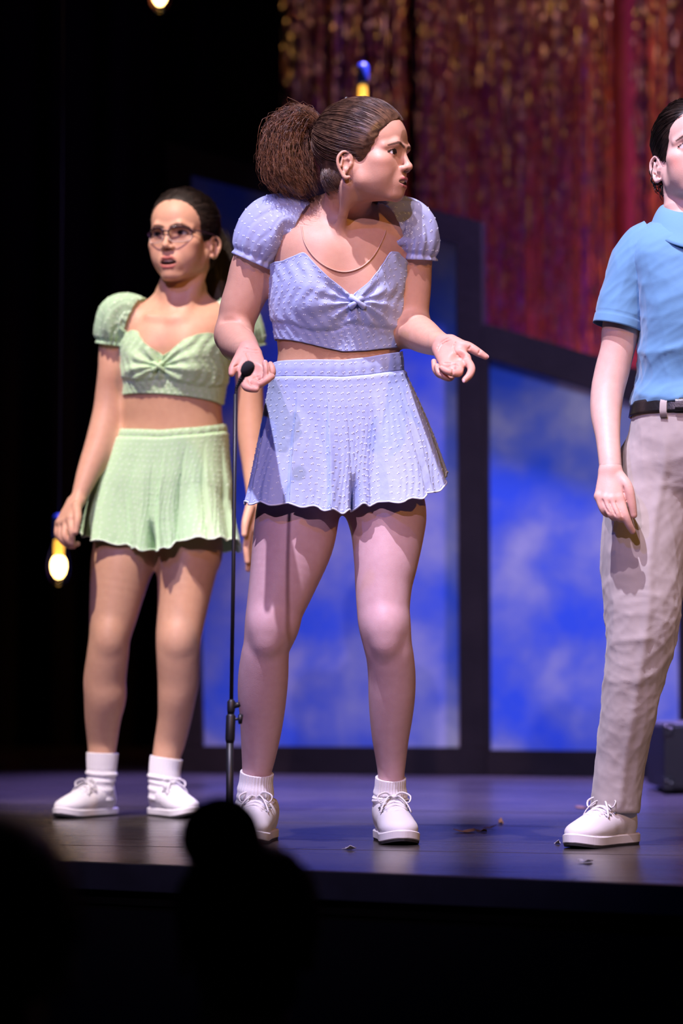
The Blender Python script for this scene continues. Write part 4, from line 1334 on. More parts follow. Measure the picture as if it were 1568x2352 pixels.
# ================================================================== PERSON IN BLUE (middle)
SKIN_A = (0.62, 0.35, 0.24)
TIGHTS_A = (0.58, 0.38, 0.40)
M_BLUE = chiffon('powder_blue_voile', (0.50, 0.60, 0.93), 1.0, .15)
M_BLUE_S = chiffon('sheer_powder_blue_voile', (0.58, 0.65, 0.92), .72, .3)
M_BLUE_D = plain('pale_blue_tufts', (0.70, 0.78, 0.97), 0.8)
def build_blue():
    base = PF(760, 1925); base[2] = 0
    pr = empty('person', base, 'person in dotted powder blue crop top and shorts, ponytail, palms turned up', 'person')
    T = make_torso([(1165, 790, 6.04, 110, .050, .09), (1120, 787, 6.03, 172, .088, .115), (1050, 784, 6.02, 178, .100, .125), (950, 779, 6.01, 164, .100, .112),
                    (880, 776, 6.00, 149, .092, .100), (815, 777, 5.99, 140, .088, .094), (760, 776, 5.98, 144, .092, .095), (700, 775, 5.97, 149, .097, .098),
                    (630, 779, 5.96, 152, .098, .100), (570, 783, 5.955, 155, .092, .100), (520, 785, 5.955, 144, .066, .090), (485, 786, 5.965, 116, .040, .078), (452, 788, 5.97, 70, .022, .060)],
                   math.radians(6), 2.4, (.022, Zp(690, 5.9), .055, .52, .36))
    hf = head_frame(842, 360, 5.835, 67, -2, 0, .99)
    prims = [T.prim(.02)]
    # legs
    LR = [(690, 1130, 6.03, 88), (683, 1178, 6.03, 95), (673, 1244, 6.02, 93), (648, 1339, 6.00, 76), (632, 1395, 5.99, 66), (625, 1433, 5.985, 63), (613, 1480, 5.99, 54),
          (608, 1509, 6.00, 55), (604.5, 1551, 6.02, 57.5), (602, 1598, 6.04, 56), (601, 1646, 6.06, 50.5), (598, 1693, 6.08, 45), (593.5, 1740, 6.10, 38.5), (590, 1773, 6.11, 34), (588, 1830, 6.12, 32), (587, 1880, 6.12, 28)]
    LL = [(880, 1130, 6.03, 88), (888, 1178, 6.03, 91), (890, 1221, 6.02, 84), (886, 1291, 6.00, 73), (881, 1339, 5.99, 66), (880, 1395, 5.98, 61), (883, 1433, 5.975, 60), (890, 1480, 5.98, 55.5),
          (895.5, 1509, 5.99, 54.5), (899.5, 1551, 6.01, 54.5), (899.5, 1598, 6.03, 53.5), (898, 1646, 6.05, 49), (896.5, 1693, 6.07, 42.5), (897.5, 1740, 6.09, 35.5), (898, 1782, 6.10, 30.5), (897, 1830, 6.11, 30), (897, 1885, 6.11, 27)]
    prims += limb(LR, .03) + limb(LL, .03)
    for (x, y, Y) in ((611, 1440, 5.945), (884, 1442, 5.935)):
        prims.append(ell(P(x, y, Y), (.026, .020, .034), .03))
        prims.append(ell(P(x + 1, y + 42, Y + .004), (.017, .014, .017), .025))
    # arms
    AR = [(640, 535, 5.96, 48), (607, 552, 5.965, 50), (578, 610, 5.97, 48), (566, 661, 5.975, 48.5), (552.5, 703, 5.98, 47.5), (543, 735, 5.985, 43), (536, 770, 5.98, 40)]
    prims += limb(AR, .03)
    prims += limb([(536, 770, 5.98, 41), (545, 788, 5.91, 43.5), (558, 800, 5.83, 37), (571, 808, 5.765, 27)], .02)
    AL = [(925, 530, 5.96, 46), (950, 550, 5.965, 45), (950, 611, 5.97, 42), (948, 661, 5.975, 42), (945, 720, 5.975, 40), (948, 756, 5.965, 40)]
    prims += limb(AL, .03)
    prims += limb([(948, 756, 5.965, 40), (966, 768, 5.90, 41), (996, 785, 5.82, 32), (1017, 792, 5.77, 25)], .02)
    # neck
    prims += limb_m([(788, 520, 5.955, .055), (798, 462, 5.915, .0500), (806, 430, 5.885, .0490)], .03)
    prims += chain([P(806, 430, 5.885), hf.to_world((0, -.022, -.055))], [.049, .049], .02)
    # sternomastoid and collar bones
    prims.append(cone(hf.to_world((.045, -.02, -.07)), P(776, 548, 5.890), .012, .009, .02))
    for s, x in ((-1, 700), (1, 880)):
        prims.append(cone(P(784 + s * 14, 550, 5.888), P(x, 526, 5.905), .0085, .0075, .014))
    prims += head_prims(hf, op_=.0055, jaw=1.0, fz=.88)
    # hands
    def hand(W, palm, thumb, fingers):
        L = []
        for a, b, ra, rb in palm: L.append(cone(P(*a), P(*b), ra, rb, .009))
        L += limb_m(thumb, .008)
        for f in fingers: L += limb_m(f, .006)
        return L
    hl = hand(None, [((1027, 787, 5.758), (1069, 823, 5.702), .0155, .0112), ((1019, 795, 5.758), (1055, 838, 5.694), .0155, .0112), ((1013, 803, 5.758), (1038, 844, 5.696), .0150, .0108), ((1010, 806, 5.760), (1021, 840, 5.708), .0145, .0104)],
              [(1036, 786, 5.750, .0160), (1058, 795, 5.730, .0140), (1076, 797, 5.724, .0104), (1097, 809, 5.719, .0090), (1115, 819.5, 5.716, .0066)],
              [[(1069, 825, 5.699, .0098), (1082, 845, 5.674, .0084), (1078, 861, 5.656, .0076), (1067, 873, 5.648, .0063)],
               [(1055, 841, 5.690, .0098), (1052, 857, 5.660, .0085), (1031, 854, 5.652, .0076), (1014, 846, 5.660, .0063)],
               [(1038, 848, 5.694, .0094), (1033, 867, 5.676, .0082), (1012, 860, 5.670, .0073), (1003, 841, 5.682, .0061)],
               [(1021, 843, 5.708, .0086), (1014, 862, 5.696, .0074), (1000, 851, 5.692, .0066), (996, 830, 5.704, .0056)]])
    hl.append(ell(P(1050, 818, 5.698), (.013, .012, .011), .010, 's'))
    cr = [[(1046, 787), (1041, 800), (1049, 815), (1062, 824), (1074, 822)], [(1020, 834), (1036, 834), (1052, 830), (1066, 822)], [(1024, 845), (1044, 838), (1062, 846)], [(1004, 800), (1012, 787), (1030, 776)], [(1007, 806), (1016, 791), (1034, 781)],
          [(1076, 802), (1080, 795)], [(1036, 865), (1022, 861), (1012, 852), (1008, 846)], [(1018, 862), (1009, 853), (1004, 843)], [(1064, 851), (1070, 846), (1071, 838)], [(1099, 812), (1102, 804)], [(1038, 862), (1040, 848)]]
    L0 = list(hl)
    for q in cr: hl += crease(prims + L0, q, 5.60, 5.80)
    hr = hand(None, [((563, 810, 5.752), (559, 866, 5.692), .0150, .0112), ((571, 812, 5.752), (575, 872, 5.686), .0155, .0112), ((580, 813, 5.752), (594, 869, 5.690), .0150, .0108), ((586, 815, 5.752), (607, 859, 5.702), .0140, .0104)],
              [(556, 817, 5.744, .0150), (546, 830, 5.724, .0122), (539, 839, 5.712, .0100), (534, 849, 5.704, .0088), (531.5, 859, 5.698, .0064)],
              [[(560, 869, 5.688, .0098), (564, 887, 5.660, .0085), (575, 893, 5.650, .0076), (588, 895, 5.648, .0062)],
               [(577, 876, 5.682, .0098), (591, 884, 5.656, .0085), (611, 874, 5.652, .0076), (625, 865, 5.660, .0062)],
               [(596, 871, 5.688, .0094), (611, 866, 5.664, .0083), (611, 847, 5.662, .0074), (608, 833, 5.672, .0061)],
               [(610, 861, 5.700, .0088), (624, 860, 5.682, .0076), (625, 846, 5.682, .0067), (621, 836, 5.692, .0056)]])
    hr.append(ell(P(582, 846, 5.694), (.014, .012, .015), .010, 's'))
    cr = [[(561, 799), (575, 803), (592, 805)], [(560, 807), (577, 810), (594, 812)], [(566, 812), (572, 830), (566, 848), (555, 858)], [(560, 868), (578, 862), (596, 858), (604, 848)], [(572, 876), (584, 868), (600, 862)],
          [(572, 878), (577, 886), (588, 889)], [(600, 868), (604, 852), (603, 840)], [(616, 862), (617, 848), (615, 838)], [(538, 843), (546, 838)], [(596, 878), (604, 870)]]
    L0 = list(hr)
    for q in cr: hr += crease(prims + L0, q, 5.60, 5.80)
    # the fold inside each elbow
    prims += crease(prims, [(510, 737), (530, 735), (552, 741), (572, 757)], 5.85, 6.0, .0030, .008, 10) + crease(prims, [(920, 744), (945, 730), (975, 722)], 5.85, 6.0, .0028, .008, 9)
    prims += hl + hr
    hb = [(P(995, 765, 5.80) - (.004, .20, .0), P(995, 765, 5.80)), ]
    boxes = [((P(983, 900, 5.7)[0], 5.61, P(1000, 895, 5.7)[2]), (P(1135, 800, 5.7)[0], 5.80, P(1000, 752, 5.75)[2])),
             ((P(513, 900, 5.7)[0], 5.61, P(560, 912, 5.7)[2]), (P(640, 800, 5.7)[0], 5.80, P(560, 783, 5.75)[2]))]
    zt = Zp(1178, 5.93); zhem = Zp(815, 5.9)
    def color(V):
        C = np.tile(np.array(SKIN_A), (len(V), 1))
        # nude under-layer over the midriff and tan tights over the legs
        trunk = (np.abs(V[:, 0] - P(777, 815, 5.99)[0]) < .15) & (V[:, 1] > 5.82)
        low = sstep(Zp(760, 5.9), Zp(775, 5.9), V[:, 2]) * 0 + (V[:, 2] < Zp(765, 5.9))
        C = mixc(C, ((V[:, 2] < Zp(765, 5.9)) & trunk).astype(float), (0.60, 0.34, 0.20))
        C = mixc(C, ((V[:, 2] < Zp(1000, 6.0)) & (V[:, 1] > 5.8)).astype(float), TIGHTS_A)
        # palms a touch pinker
        palm = ((V[:, 1] < 5.76) & (V[:, 2] > .9)).astype(float) * .5
        C = mixc(C, palm, (0.66, 0.33, 0.28))
        return C
    lo = (P(485, 900, 6)[0], 5.60, .03); hi = (P(1010, 900, 6)[0] + .01, 6.22, Zp(400, 5.95))
    hi = (max(hi[0], P(1040, 800, 5.8)[0]), hi[1], hi[2])
    person_body(pr, prims, hf, lo, hi, .0045, boxes, color,
                dict(skin=SKIN_A, lip=(.46, .13, .14), brow=(.055, .028, .018), iris=(.05, .025, .012), gaze=(.05, 1, .02), op_=.0055, blush=.30, lid=.0058, fz=.88), hh=.0016, hv=.0016)
    # finger nails
    for fr_, pts in ((0, [(1119, 819.5, 5.713), (1065.0, 875, 5.643)]), (1, [(608, 831, 5.667)])):
        for x, y, Y in pts:
            q = ell(P(x, y, Y), (.0036, .0016, .0044))
            v, f = mesh_block([q], P(x, y, Y) - .007, P(x, y, Y) + .007, .0011); mk('fingernail', v, f, plain('nail_polish', (.72, .42, .45), .2), pr)
    # clothes
    bodice(pr, T, M_BLUE, M_BLUE_D,
           hem=[(-180, 765), (-90, 768), (-60, 778), (-25, 797), (0, 806), (30, 803), (60, 793), (90, 780)],
           top=[(-180, 560), (-120, 575), (-90, 600), (-62, 600), (-48, 588), (-42, 584), (-30, 612), (-15, 645), (0, 668), (10.5, 684), (22, 655), (34, 620), (48, 578), (55, 578), (70, 598), (90, 600), (120, 575)],
           seam=[(-180, 730), (-90, 728), (-60, 742), (-35, 762), (-10, 760), (10, 742), (35, 752), (60, 752), (90, 735)],
           knot=(815, 694), seed=2)
    puff_sleeve(pr, [(690, 530, 5.945, 66, .058), (662, 520, 5.95, 71, .070), (632, 530, 5.955, 76, .078), (602, 562, 5.96, 68, .076), (583, 604, 5.965, 50, .060)], M_BLUE_S, M_BLUE_D, 1)
    puff_sleeve(pr, [(897, 520, 5.945, 62, .056), (915, 512, 5.95, 63, .066), (940, 522, 5.955, 64, .072), (958, 556, 5.96, 54, .070), (957, 598, 5.965, 42, .054)], M_BLUE_S, M_BLUE_D, 3)
    shorts(pr, T, M_BLUE, M_BLUE_D,
           band_top=[(-180, 800), (-90, 826), (-45, 828), (0, 829), (30, 822), (60, 808), (90, 796)],
           band_bot=[(-180, 845), (-90, 860), (-45, 866), (0, 868), (30, 862), (60, 850), (90, 838)],
           hem=[(-180, 1120), (-120, 1130), (-90, 1150), (-65, 1156), (-45, 1162), (-25, 1172), (-9, 1178), (0, 1172), (10, 1160), (25, 1158), (45, 1148), (62, 1130), (78, 1098), (90, 1076), (120, 1090)],
           axis_px=797, Yc=6.02, c_=.098, rho=.124, pleats=[(-50, .014), (-21, .017), (30, .015), (58, .010), (-76, .010), (120, .01), (-120, .01), (160, .01), (-160, .01)], seed=3)
    # edge of the nude under-layer at the neck
    ne = [T.theta_of(x, y) for x, y in ((694, 520), (701, 556), (722, 590), (752, 614), (790, 625), (828, 614), (858, 585), (880, 540), (890, 500))]
    pth = spline(np.array([T.point(np.array(a), np.array(z), .0022) for a, z in ne]), 60)
    v, f = tube_geo(pth, .0017, 6); mk('undershirt_edge', v, f, plain('nude_elastic', (0.64, 0.37, 0.26), .6), pr)
    # socks and shoes
    sock(pr, [(590, 1774, 6.105, 38), (588, 1795, 6.11, 38), (586, 1825, 6.115, 39), (586, 1852, 6.12, 39), (587, 1888, 6.115, 35)], 1, folds=((.42, .0035, .10), (.68, .005, .12)))
    sock(pr, [(897, 1786, 6.10, 34.5), (896, 1806, 6.105, 35), (896, 1828, 6.11, 35.5), (896, 1846, 6.11, 37), (897, 1890, 6.105, 34)], 2, folds=((.40, .003, .09), (.62, .0045, .12)))
    fl = foot_frame(P(904, 1900, 6.03)[0], 6.055, 8)
    frt = foot_frame(P(588, 1900, 6.06)[0], 6.075, -10)
    shoe(pr, fl); shoe(pr, frt)
    # hair
    hm = hair_mat('brown_hair', (.055, .029, .018), (.150, .080, .045), .38)
    hm2 = hair_mat('auburn_tail_hair', (.060, .025, .012), (.26, .11, .05), .45)
    tie = (0, -.112, .066)
    V, Q, g = hair_cap(hf, tie, .0125)
    hair = mk('hair', V, Q, hm, pr)
    V, F = strands_geo(cap_strands(hf, g, tie, 2200, 4, lift=.0140), rng.uniform(.0005, .0010, 2200)); mk('combed_strands', V, F, hm, hair, kind='stuff')
    V, F = strands_geo(nape_strands(hf, tie, 900, 5), rng.uniform(.0005, .0009, 900)); mk('nape_strands', V, F, hm, hair, kind='stuff')
    t0 = hf.to_world(tie); Yt = t0[1]
    ctrl = [t0, P(694, 268, Yt + .01), P(664, 300, Yt + .02), P(656, 350, Yt + .02), P(668, 400, Yt + .02), P(690, 440, Yt + .02)]
    sp = np.array([(.014, .014, .014), (.030, .035, .022), (.050, .055, .045), (.056, .06, .06), (.060, .06, .05), (.052, .05, .026)])
    core = chain([np.array(q) for q in ctrl], [.012, .026, .040, .044, .036, .012], .01)
    lo2, hi2 = np.min(ctrl, 0) - .07, np.max(ctrl, 0) + .07
    V, Q = mesh_block(core, lo2, hi2, .004); tail = mk('ponytail', V, Q, hm, pr)
    pa = np.concatenate([tail_paths(ctrl, sp, 2700, 12, 9, .008, .0034), tail_paths(ctrl, sp * 1.12, 160, 12, 10, .011, .0045)])
    V, F = strands_geo(pa, rng.uniform(.00035, .00075, len(pa))); mk('loose_strands', V, F, hm2, tail, kind='stuff')
    # hairpins, small sparkling comb, ear stud
    for a, b in (((-.050, -.060, .075), (-.062, -.050, .040)), ((-.062, -.050, .040), (-.064, -.052, .014)), ((-.048, -.064, .072), (-.064, -.022, .058))):
        u = [(np.array(q) - CR_C) / CR_R for q in (a, b)]
        pts = [hf.to_world(CR_C + (q / np.linalg.norm(q)) * (CR_R + .0160)) for q in [u[0] * (1 - t) + u[1] * t for t in np.linspace(0, 1, 8)]]
        v, f = tube_geo(pts, .0009, 6); mk('hairpin', v, f, M_PIN, pr)
    mb = MB()
    for k, t in enumerate(np.linspace(-1, 1, 9)):
        c = np.array([-.018 + t * .020, -.058 + .006 * t * t, .130 - .006 * t * t]) + (0, 0, .003 * (k % 2))
        v, f = lathe_geo([(.0005, -.003), (.0026, -.001), (.0026, .001), (.0005, .003)], 8); mb.add(hf.to_world(v + c), f)
    mb.build('rhinestone_comb', M_GEM, pr)
    mb = MB(); c = np.array([-.0815, -.014, -.0360])
    c = np.array([-.0775, -.013, -.0515])
    for k in range(7):
        a = k * 2 * math.pi / 6; off = np.array([0, math.cos(a), math.sin(a)]) * (.0032 if k < 6 else 0)
        v, f = lathe_geo([(.0004, -.0022), (.0018, -.0012), (.0020, .0012), (.0006, .0022)], 8); mb.add(hf.to_world(v + c + off), f)
    mb.build('ear_stud', M_GEM, pr)
    return pr, T, hf
build_blue()

# ================================================================== PERSON IN GREEN (left, further upstage)
def build_green():
    SK = (0.62, 0.35, 0.24); TI = (0.54, 0.31, 0.20)
    MG = chiffon('mint_green_voile', (0.57, 0.84, 0.51), 1.0, .15)
    MGS = chiffon('sheer_mint_voile', (0.58, 0.82, 0.58), .78, .3)
    MGD = plain('pale_mint_tufts', (0.78, 0.93, 0.76), .8)
    base = PF(300, 1870); base[2] = 0
    pr = empty('person', base, 'person in dotted mint green crop top and shorts wearing glasses', 'person')
    T = make_torso([(1250, 364, 7.18, 90, .050, .09), (1205, 363, 7.18, 146, .090, .115), (1130, 372, 7.17, 154, .105, .125), (1060, 385, 7.16, 138, .103, .115), (985, 397, 7.15, 117, .098, .105),
                    (940, 396, 7.145, 113, .097, .100), (895, 400, 7.14, 115, .098, .100), (840, 402, 7.13, 120, .100, .100), (790, 405, 7.12, 126, .098, .100), (748, 408, 7.12, 128, .086, .098),
                    (716, 410, 7.125, 114, .058, .088), (694, 411, 7.135, 82, .038, .068), (670, 412, 7.14, 52, .024, .055)], math.radians(-12), 2.4, (.024, Zp(845, 7.05), .05, .50, .36))
    hf = head_frame(420, 546, 7.08, -22, -2, 0, 1.06)
    prims = [T.prim(.02)]
    prims += limb([(292, 1225, 7.18, 74), (284, 1265, 7.17, 72), (279, 1300, 7.16, 71), (262, 1400, 7.14, 57), (252.5, 1460, 7.13, 48), (248, 1500, 7.13, 48), (241, 1560, 7.15, 49), (241.5, 1600, 7.16, 48.5), (236.5, 1650, 7.18, 41.5), (235, 1700, 7.20, 35), (234, 1727, 7.20, 32), (232, 1790, 7.20, 28), (231, 1826, 7.20, 25)], .03)
    prims += limb([(430, 1225, 7.18, 76), (437, 1265, 7.17, 75), (431, 1300, 7.16, 69), (418.5, 1400, 7.14, 57), (410.5, 1460, 7.13, 52.5), (409, 1500, 7.13, 50), (410, 1560, 7.15, 48), (406.5, 1600, 7.16, 44), (401, 1650, 7.18, 39), (391, 1700, 7.20, 36), (382, 1740, 7.20, 32), (377, 1790, 7.20, 28), (374, 1826, 7.20, 25)], .03)
    for x, y in ((250, 1462), (408, 1466)):
        prims.append(ell(P(x, y, 7.09), (.026, .020, .034), .03))
    prims += limb([(308, 728, 7.12, 40), (276, 742, 7.13, 40), (262, 795, 7.14, 35), (256, 850, 7.14, 31.5), (250, 900, 7.15, 31), (245, 950, 7.15, 33), (229, 1020, 7.13, 34), (203, 1085, 7.10, 27), (180, 1146, 7.07, 17.5)], .03)
    prims += limb([(515, 735, 7.12, 40), (545, 748, 7.13, 40), (562, 800, 7.14, 35), (572, 860, 7.15, 32), (574, 930, 7.15, 31.5), (577, 1000, 7.14, 31.5), (581, 1070, 7.12, 25), (584, 1140, 7.09, 18)], .03)
    for a, b, ra, rb in [((176, 1150, 7.065), (156, 1196, 7.030), .015, .0125), ((170, 1152, 7.068), (146, 1200, 7.040), .014, .0115), ((165, 1155, 7.072), (137, 1200, 7.055), .014, .011), ((182, 1150, 7.06), (164, 1190, 7.02), .014, .012)]:
        prims.append(cone(P(*a), P(*b), ra, rb, .010))
    for f in [[(162, 1192, 7.020, .0100), (164, 1220, 7.000, .0088), (166, 1247, 7.008, .0070)],
              [(152, 1200, 7.030, .0098), (149, 1232, 7.010, .0088), (163, 1250, 7.018, .0080), (178, 1249, 7.030, .0068)],
              [(142, 1203, 7.045, .0096), (139, 1234, 7.035, .0086), (155, 1252, 7.045, .0078), (169, 1255, 7.052, .0066)],
              [(134, 1203, 7.062, .0090), (132, 1228, 7.055, .0080), (145, 1245, 7.065, .0062)],
              [(176, 1162, 7.035, .0125), (178, 1192, 7.005, .0100), (174, 1222, 6.995, .0072)]]:
        prims += limb_m(f, .006)
    for a, b, ra, rb in [((585, 1142, 7.088), (577, 1215, 7.065), .016, .0135), ((592, 1142, 7.092), (592, 1215, 7.085), .015, .013)]:
        prims.append(cone(P(*a), P(*b), ra, rb, .010))
    for f in [[(573, 1212, 7.058, .010), (566, 1255, 7.045, .0088), (568, 1290, 7.045, .0070)], [(580, 1218, 7.068, .010), (573, 1265, 7.062, .0088), (570, 1308, 7.062, .0070)],
              [(588, 1218, 7.080, .010), (583, 1262, 7.078, .0088), (578, 1302, 7.078, .0068)], [(595, 1214, 7.092, .009), (592, 1250, 7.092, .0078), (588, 1282, 7.09, .006)], [(574, 1165, 7.06, .0125), (564, 1200, 7.035, .010), (561, 1228, 7.025, .0072)]]:
        prims += limb_m(f, .006)
    prims += limb_m([(412, 720, 7.125, .056), (416, 672, 7.115, .0525)], .05)
    prims += chain([P(416, 672, 7.115), hf.to_world((0, -.022, -.055))], [.0525, .050], .02)
    for s, x in ((-1, 340), (1, 485)):
        prims.append(cone(P(408 + s * 12, 735, 7.045), P(x, 726, 7.06), .008, .007, .02))
        prims.append(cone(hf.to_world((-s * .045, -.02, -.07)), P(408 + s * 9, 734, 7.05), .011, .009, .03))
    prims += head_prims(hf, op_=.0085, jaw=1.02)
    boxes = [((P(112, 1200, 7.0)[0], 6.965, P(130, 1266, 7.0)[2]), (P(196, 1200, 7.0)[0], 7.095, P(130, 1140, 7.06)[2])),
             ((P(546, 1200, 7.0)[0], 7.00, P(560, 1322, 7.0)[2]), (P(612, 1200, 7.1)[0], 7.12, P(560, 1140, 7.08)[2]))]
    def color(V):
        C = np.tile(np.array(SK), (len(V), 1))
        trunk = (np.abs(V[:, 0] - P(397, 940, 7.14)[0]) < .145)
        C = mixc(C, ((V[:, 2] < Zp(800, 7.04)) & (V[:, 2] > Zp(1240, 7.0)) & trunk).astype(float), (0.58, 0.34, 0.22))
        C = mixc(C, ((V[:, 2] < Zp(1180, 7.1)) & (V[:, 0] > P(196, 1200, 7.1)[0]) & (V[:, 0] < P(550, 1200, 7.1)[0])).astype(float), TI)
        return C
    lo = (P(120, 900, 7.0)[0], 6.96, .03); hi = (P(615, 900, 7.1)[0], 7.34, Zp(640, 7.1))
    person_body(pr, prims, hf, lo, hi, .0060, boxes, color,
                dict(skin=SK, lip=(.44, .13, .12), brow=(.035, .016, .010), iris=(.03, .015, .008), gaze=(.12, 1, .12), op_=.0085, blush=.25, lid=.0055), hh=.0022)
    bodice(pr, T, MG, MGD,
           hem=[(-180, 900), (-90, 900), (-45, 902), (0, 905), (30, 911), (60, 918), (90, 925)],
           top=[(-180, 735), (-120, 745), (-90, 765), (-62, 765), (-46, 757), (-38, 762), (-24, 790), (-8, 812), (0, 822), (8, 812), (24, 785), (40, 772), (52, 768), (70, 775), (90, 780), (120, 755)],
           seam=[(-180, 865), (-90, 862), (-60, 868), (-30, 878), (0, 872), (30, 886), (60, 892), (90, 880)],
           knot=(367, 842), seed=6, flip=-1)
    puff_sleeve(pr, [(310, 736, 7.115, 55, .056), (294, 730, 7.12, 59, .066), (276, 736, 7.125, 60, .070), (262, 760, 7.13, 48, .066), (258, 792, 7.135, 34, .052)], MGS, MGD, 5)
    puff_sleeve(pr, [(508, 745, 7.115, 52, .056), (526, 742, 7.12, 56, .066), (548, 748, 7.125, 56, .070), (566, 770, 7.13, 46, .066), (573, 800, 7.135, 36, .052)], MGS, MGD, 8)
    shorts(pr, T, MG, MGD,
           band_top=[(-180, 965), (-90, 975), (-45, 983), (0, 988), (45, 982), (90, 968)],
           band_bot=[(-180, 985), (-90, 992), (-45, 1000), (0, 1005), (45, 999), (90, 985)],
           hem=[(-180, 1230), (-120, 1215), (-90, 1212), (-60, 1234), (-35, 1250), (-12, 1262), (0, 1264), (14, 1262), (25, 1255), (38, 1238), (60, 1236), (80, 1240), (90, 1252), (130, 1262)],
           axis_px=374, Yc=7.16, c_=.094, rho=.115, pleats=[(-55, .016), (-24, .012), (12, .014), (36, .015), (56, .013), (76, .010), (-85, .009), (120, .01), (-120, .01), (160, .01)], seed=8)
    sock(pr, [(235, 1729, 7.20, 36), (234, 1750, 7.20, 35), (233, 1775, 7.20, 33), (231, 1800, 7.20, 32.5), (228, 1838, 7.20, 31)], 3, folds=((.52, .0025, .06),))
    sock(pr, [(382, 1740, 7.20, 37), (379, 1760, 7.20, 36), (377, 1785, 7.20, 35), (375, 1806, 7.20, 34), (373, 1838, 7.20, 31)], 4, folds=((.50, .0025, .06),))
    for (x, yaw) in ((231, -34), (374, 30)):
        a = P(x, 1830, 7.205); d = np.array([math.sin(math.radians(yaw)), -math.cos(math.radians(yaw))])
        shoe(pr, foot_frame(a[0] + d[0] * .055, 7.205 + d[1] * .055, yaw, s=.90))
    hm = hair_mat('dark_brown_hair', (.010, .005, .004), (.026, .013, .009), .62)
    tie = (-.01, -.105, .050)
    V, Q, g = hair_cap(hf, tie, .006, h=.0032); hair = mk('hair', V, Q, hm, pr)
    V, F = strands_geo(cap_strands(hf, g, tie, 900, 14), rng.uniform(.0006, .0011, 900)); mk('combed_strands', V, F, hm, hair, kind='stuff')
    V, F = strands_geo(nape_strands(hf, tie, 400, 15), rng.uniform(.0006, .0010, 400)); mk('nape_strands', V, F, hm, hair, kind='stuff')
    t0 = hf.to_world(tie); Yt = t0[1]
    ctrl = [t0, P(478, 530, Yt + .06), P(492, 575, Yt + .07), P(500, 630, Yt + .06), P(505, 690, Yt + .04), P(508, 740, Yt + .03)]
    sp = np.array([(.014, .014, .014), (.034, .034, .025), (.042, .040, .045), (.046, .04, .06), (.044, .034, .05), (.03, .022, .03)])
    V, Q = mesh_block(chain(ctrl, [.012, .026, .034, .038, .034, .016], .01), np.min(ctrl, 0) - .07, np.max(ctrl, 0) + .07, .005); tail = mk('ponytail', V, Q, hm, pr)
    V, F = strands_geo(tail_paths(ctrl, sp, 1300, 11, 19, .010, .003), rng.uniform(.0005, .0009, 1300)); mk('loose_strands', V, F, hm, tail, kind='stuff')
    # beaded comb in the hair
    mb = MB()
    for k, t in enumerate(np.linspace(0, 1, 8)):
        c = P(473 + 23 * t, 472 + 36 * t, hf.o[1] + .05)
        v, f = lathe_geo(np.array([(.0006, -.004), (.0034, -.0015), (.0034, .0015), (.0006, .004)]) * (1.25 if k in (0, 4, 7) else .8), 8); mb.add(v + c, f)
    mb.build('beaded_comb', M_GOLD, pr)
    for sx in (1, -1):
        v, f = lathe_geo([(.0005, -.003), (.003, -.0012), (.003, .0012), (.0005, .003)], 10); mk('ear_stud', hf.to_world(v + np.array([-.0775 * sx, -.011, -.0515])), f, M_GOLD, pr)
    # spectacles
    MF = plain('dark_plum_acetate', (.030, .012, .028), .25); MCL = plain('clear_acetate', (.55, .42, .38), .15)
    m, nt, b = new_mat('spectacle_lens')
    tp = add(nt, 'ShaderNodeBsdfTransparent'); tp.inputs[0].default_value = (.95, .95, .97, 1)
    gl = add(nt, 'ShaderNodeBsdfGlossy'); gl.inputs['Roughness'].default_value = .02
    ms = add(nt, 'ShaderNodeMixShader'); ms.inputs[0].default_value = .07
    nt.links.new(tp.outputs[0], ms.inputs[1]); nt.links.new(gl.outputs[0], ms.inputs[2]); nt.links.new(ms.outputs[0], nt.nodes['Material Output'].inputs[0])
    gp = None
    top = MB(); low = MB(); panes = []
    for s in (-1, 1):
        a = np.linspace(0, 2 * math.pi, 48, endpoint=False)
        n = 3.2; rx, rz = .0245, .0180
        k = (np.abs(np.cos(a)) ** n + np.abs(np.sin(a)) ** n) ** (-1 / n)
        x = s * .0315 + rx * k * np.cos(a); z = -.003 + rz * k * np.sin(a) * (1 + 0 * a)
        y = .0965 - .9 * np.abs(x) ** 2 / .10
        ring = np.column_stack([x, y, z])
        up = (np.sin(a) > -.15)
        iu = np.where(np.sin(a) > -.2)[0]; order = np.concatenate([iu[iu > 40], iu[iu <= 40]])
        top.add(*tube_geo(hf.to_world(ring[order]), .0020 * hf.s, 8))
        il = np.where(np.sin(a) <= -.1)[0]
        low.add(*tube_geo(hf.to_world(ring[il]), .0013 * hf.s, 8))
        c = ring.mean(0); pv = np.vstack([ring, ring + (0, -.0012, 0)])
        panes.append((hf.to_world(pv), [tuple(range(48)), tuple(range(95, 47, -1))]))
        tmp = [(s * .0555, .0690, .006), (s * .066, .060, .006), (s * .076, .030, .004), (s * .0790, -.008, .002), (s * .080, -.022, -.012)]
        top.add(*tube_geo(hf.to_world(spline(tmp, 16)), .0018 * hf.s, 8))
    top.add(*tube_geo(hf.to_world(spline([(-.0085, .0965, .003), (0, .0990, .006), (.0085, .0965, .003)], 8)), .0019 * hf.s, 8))
    gp = top.build('spectacle_frame', MF, pr)
    low.build('lower_rim', MCL, gp)
    for v, f in panes: mk('lens', v, f, m, gp, smooth=False)
    return pr
build_green()

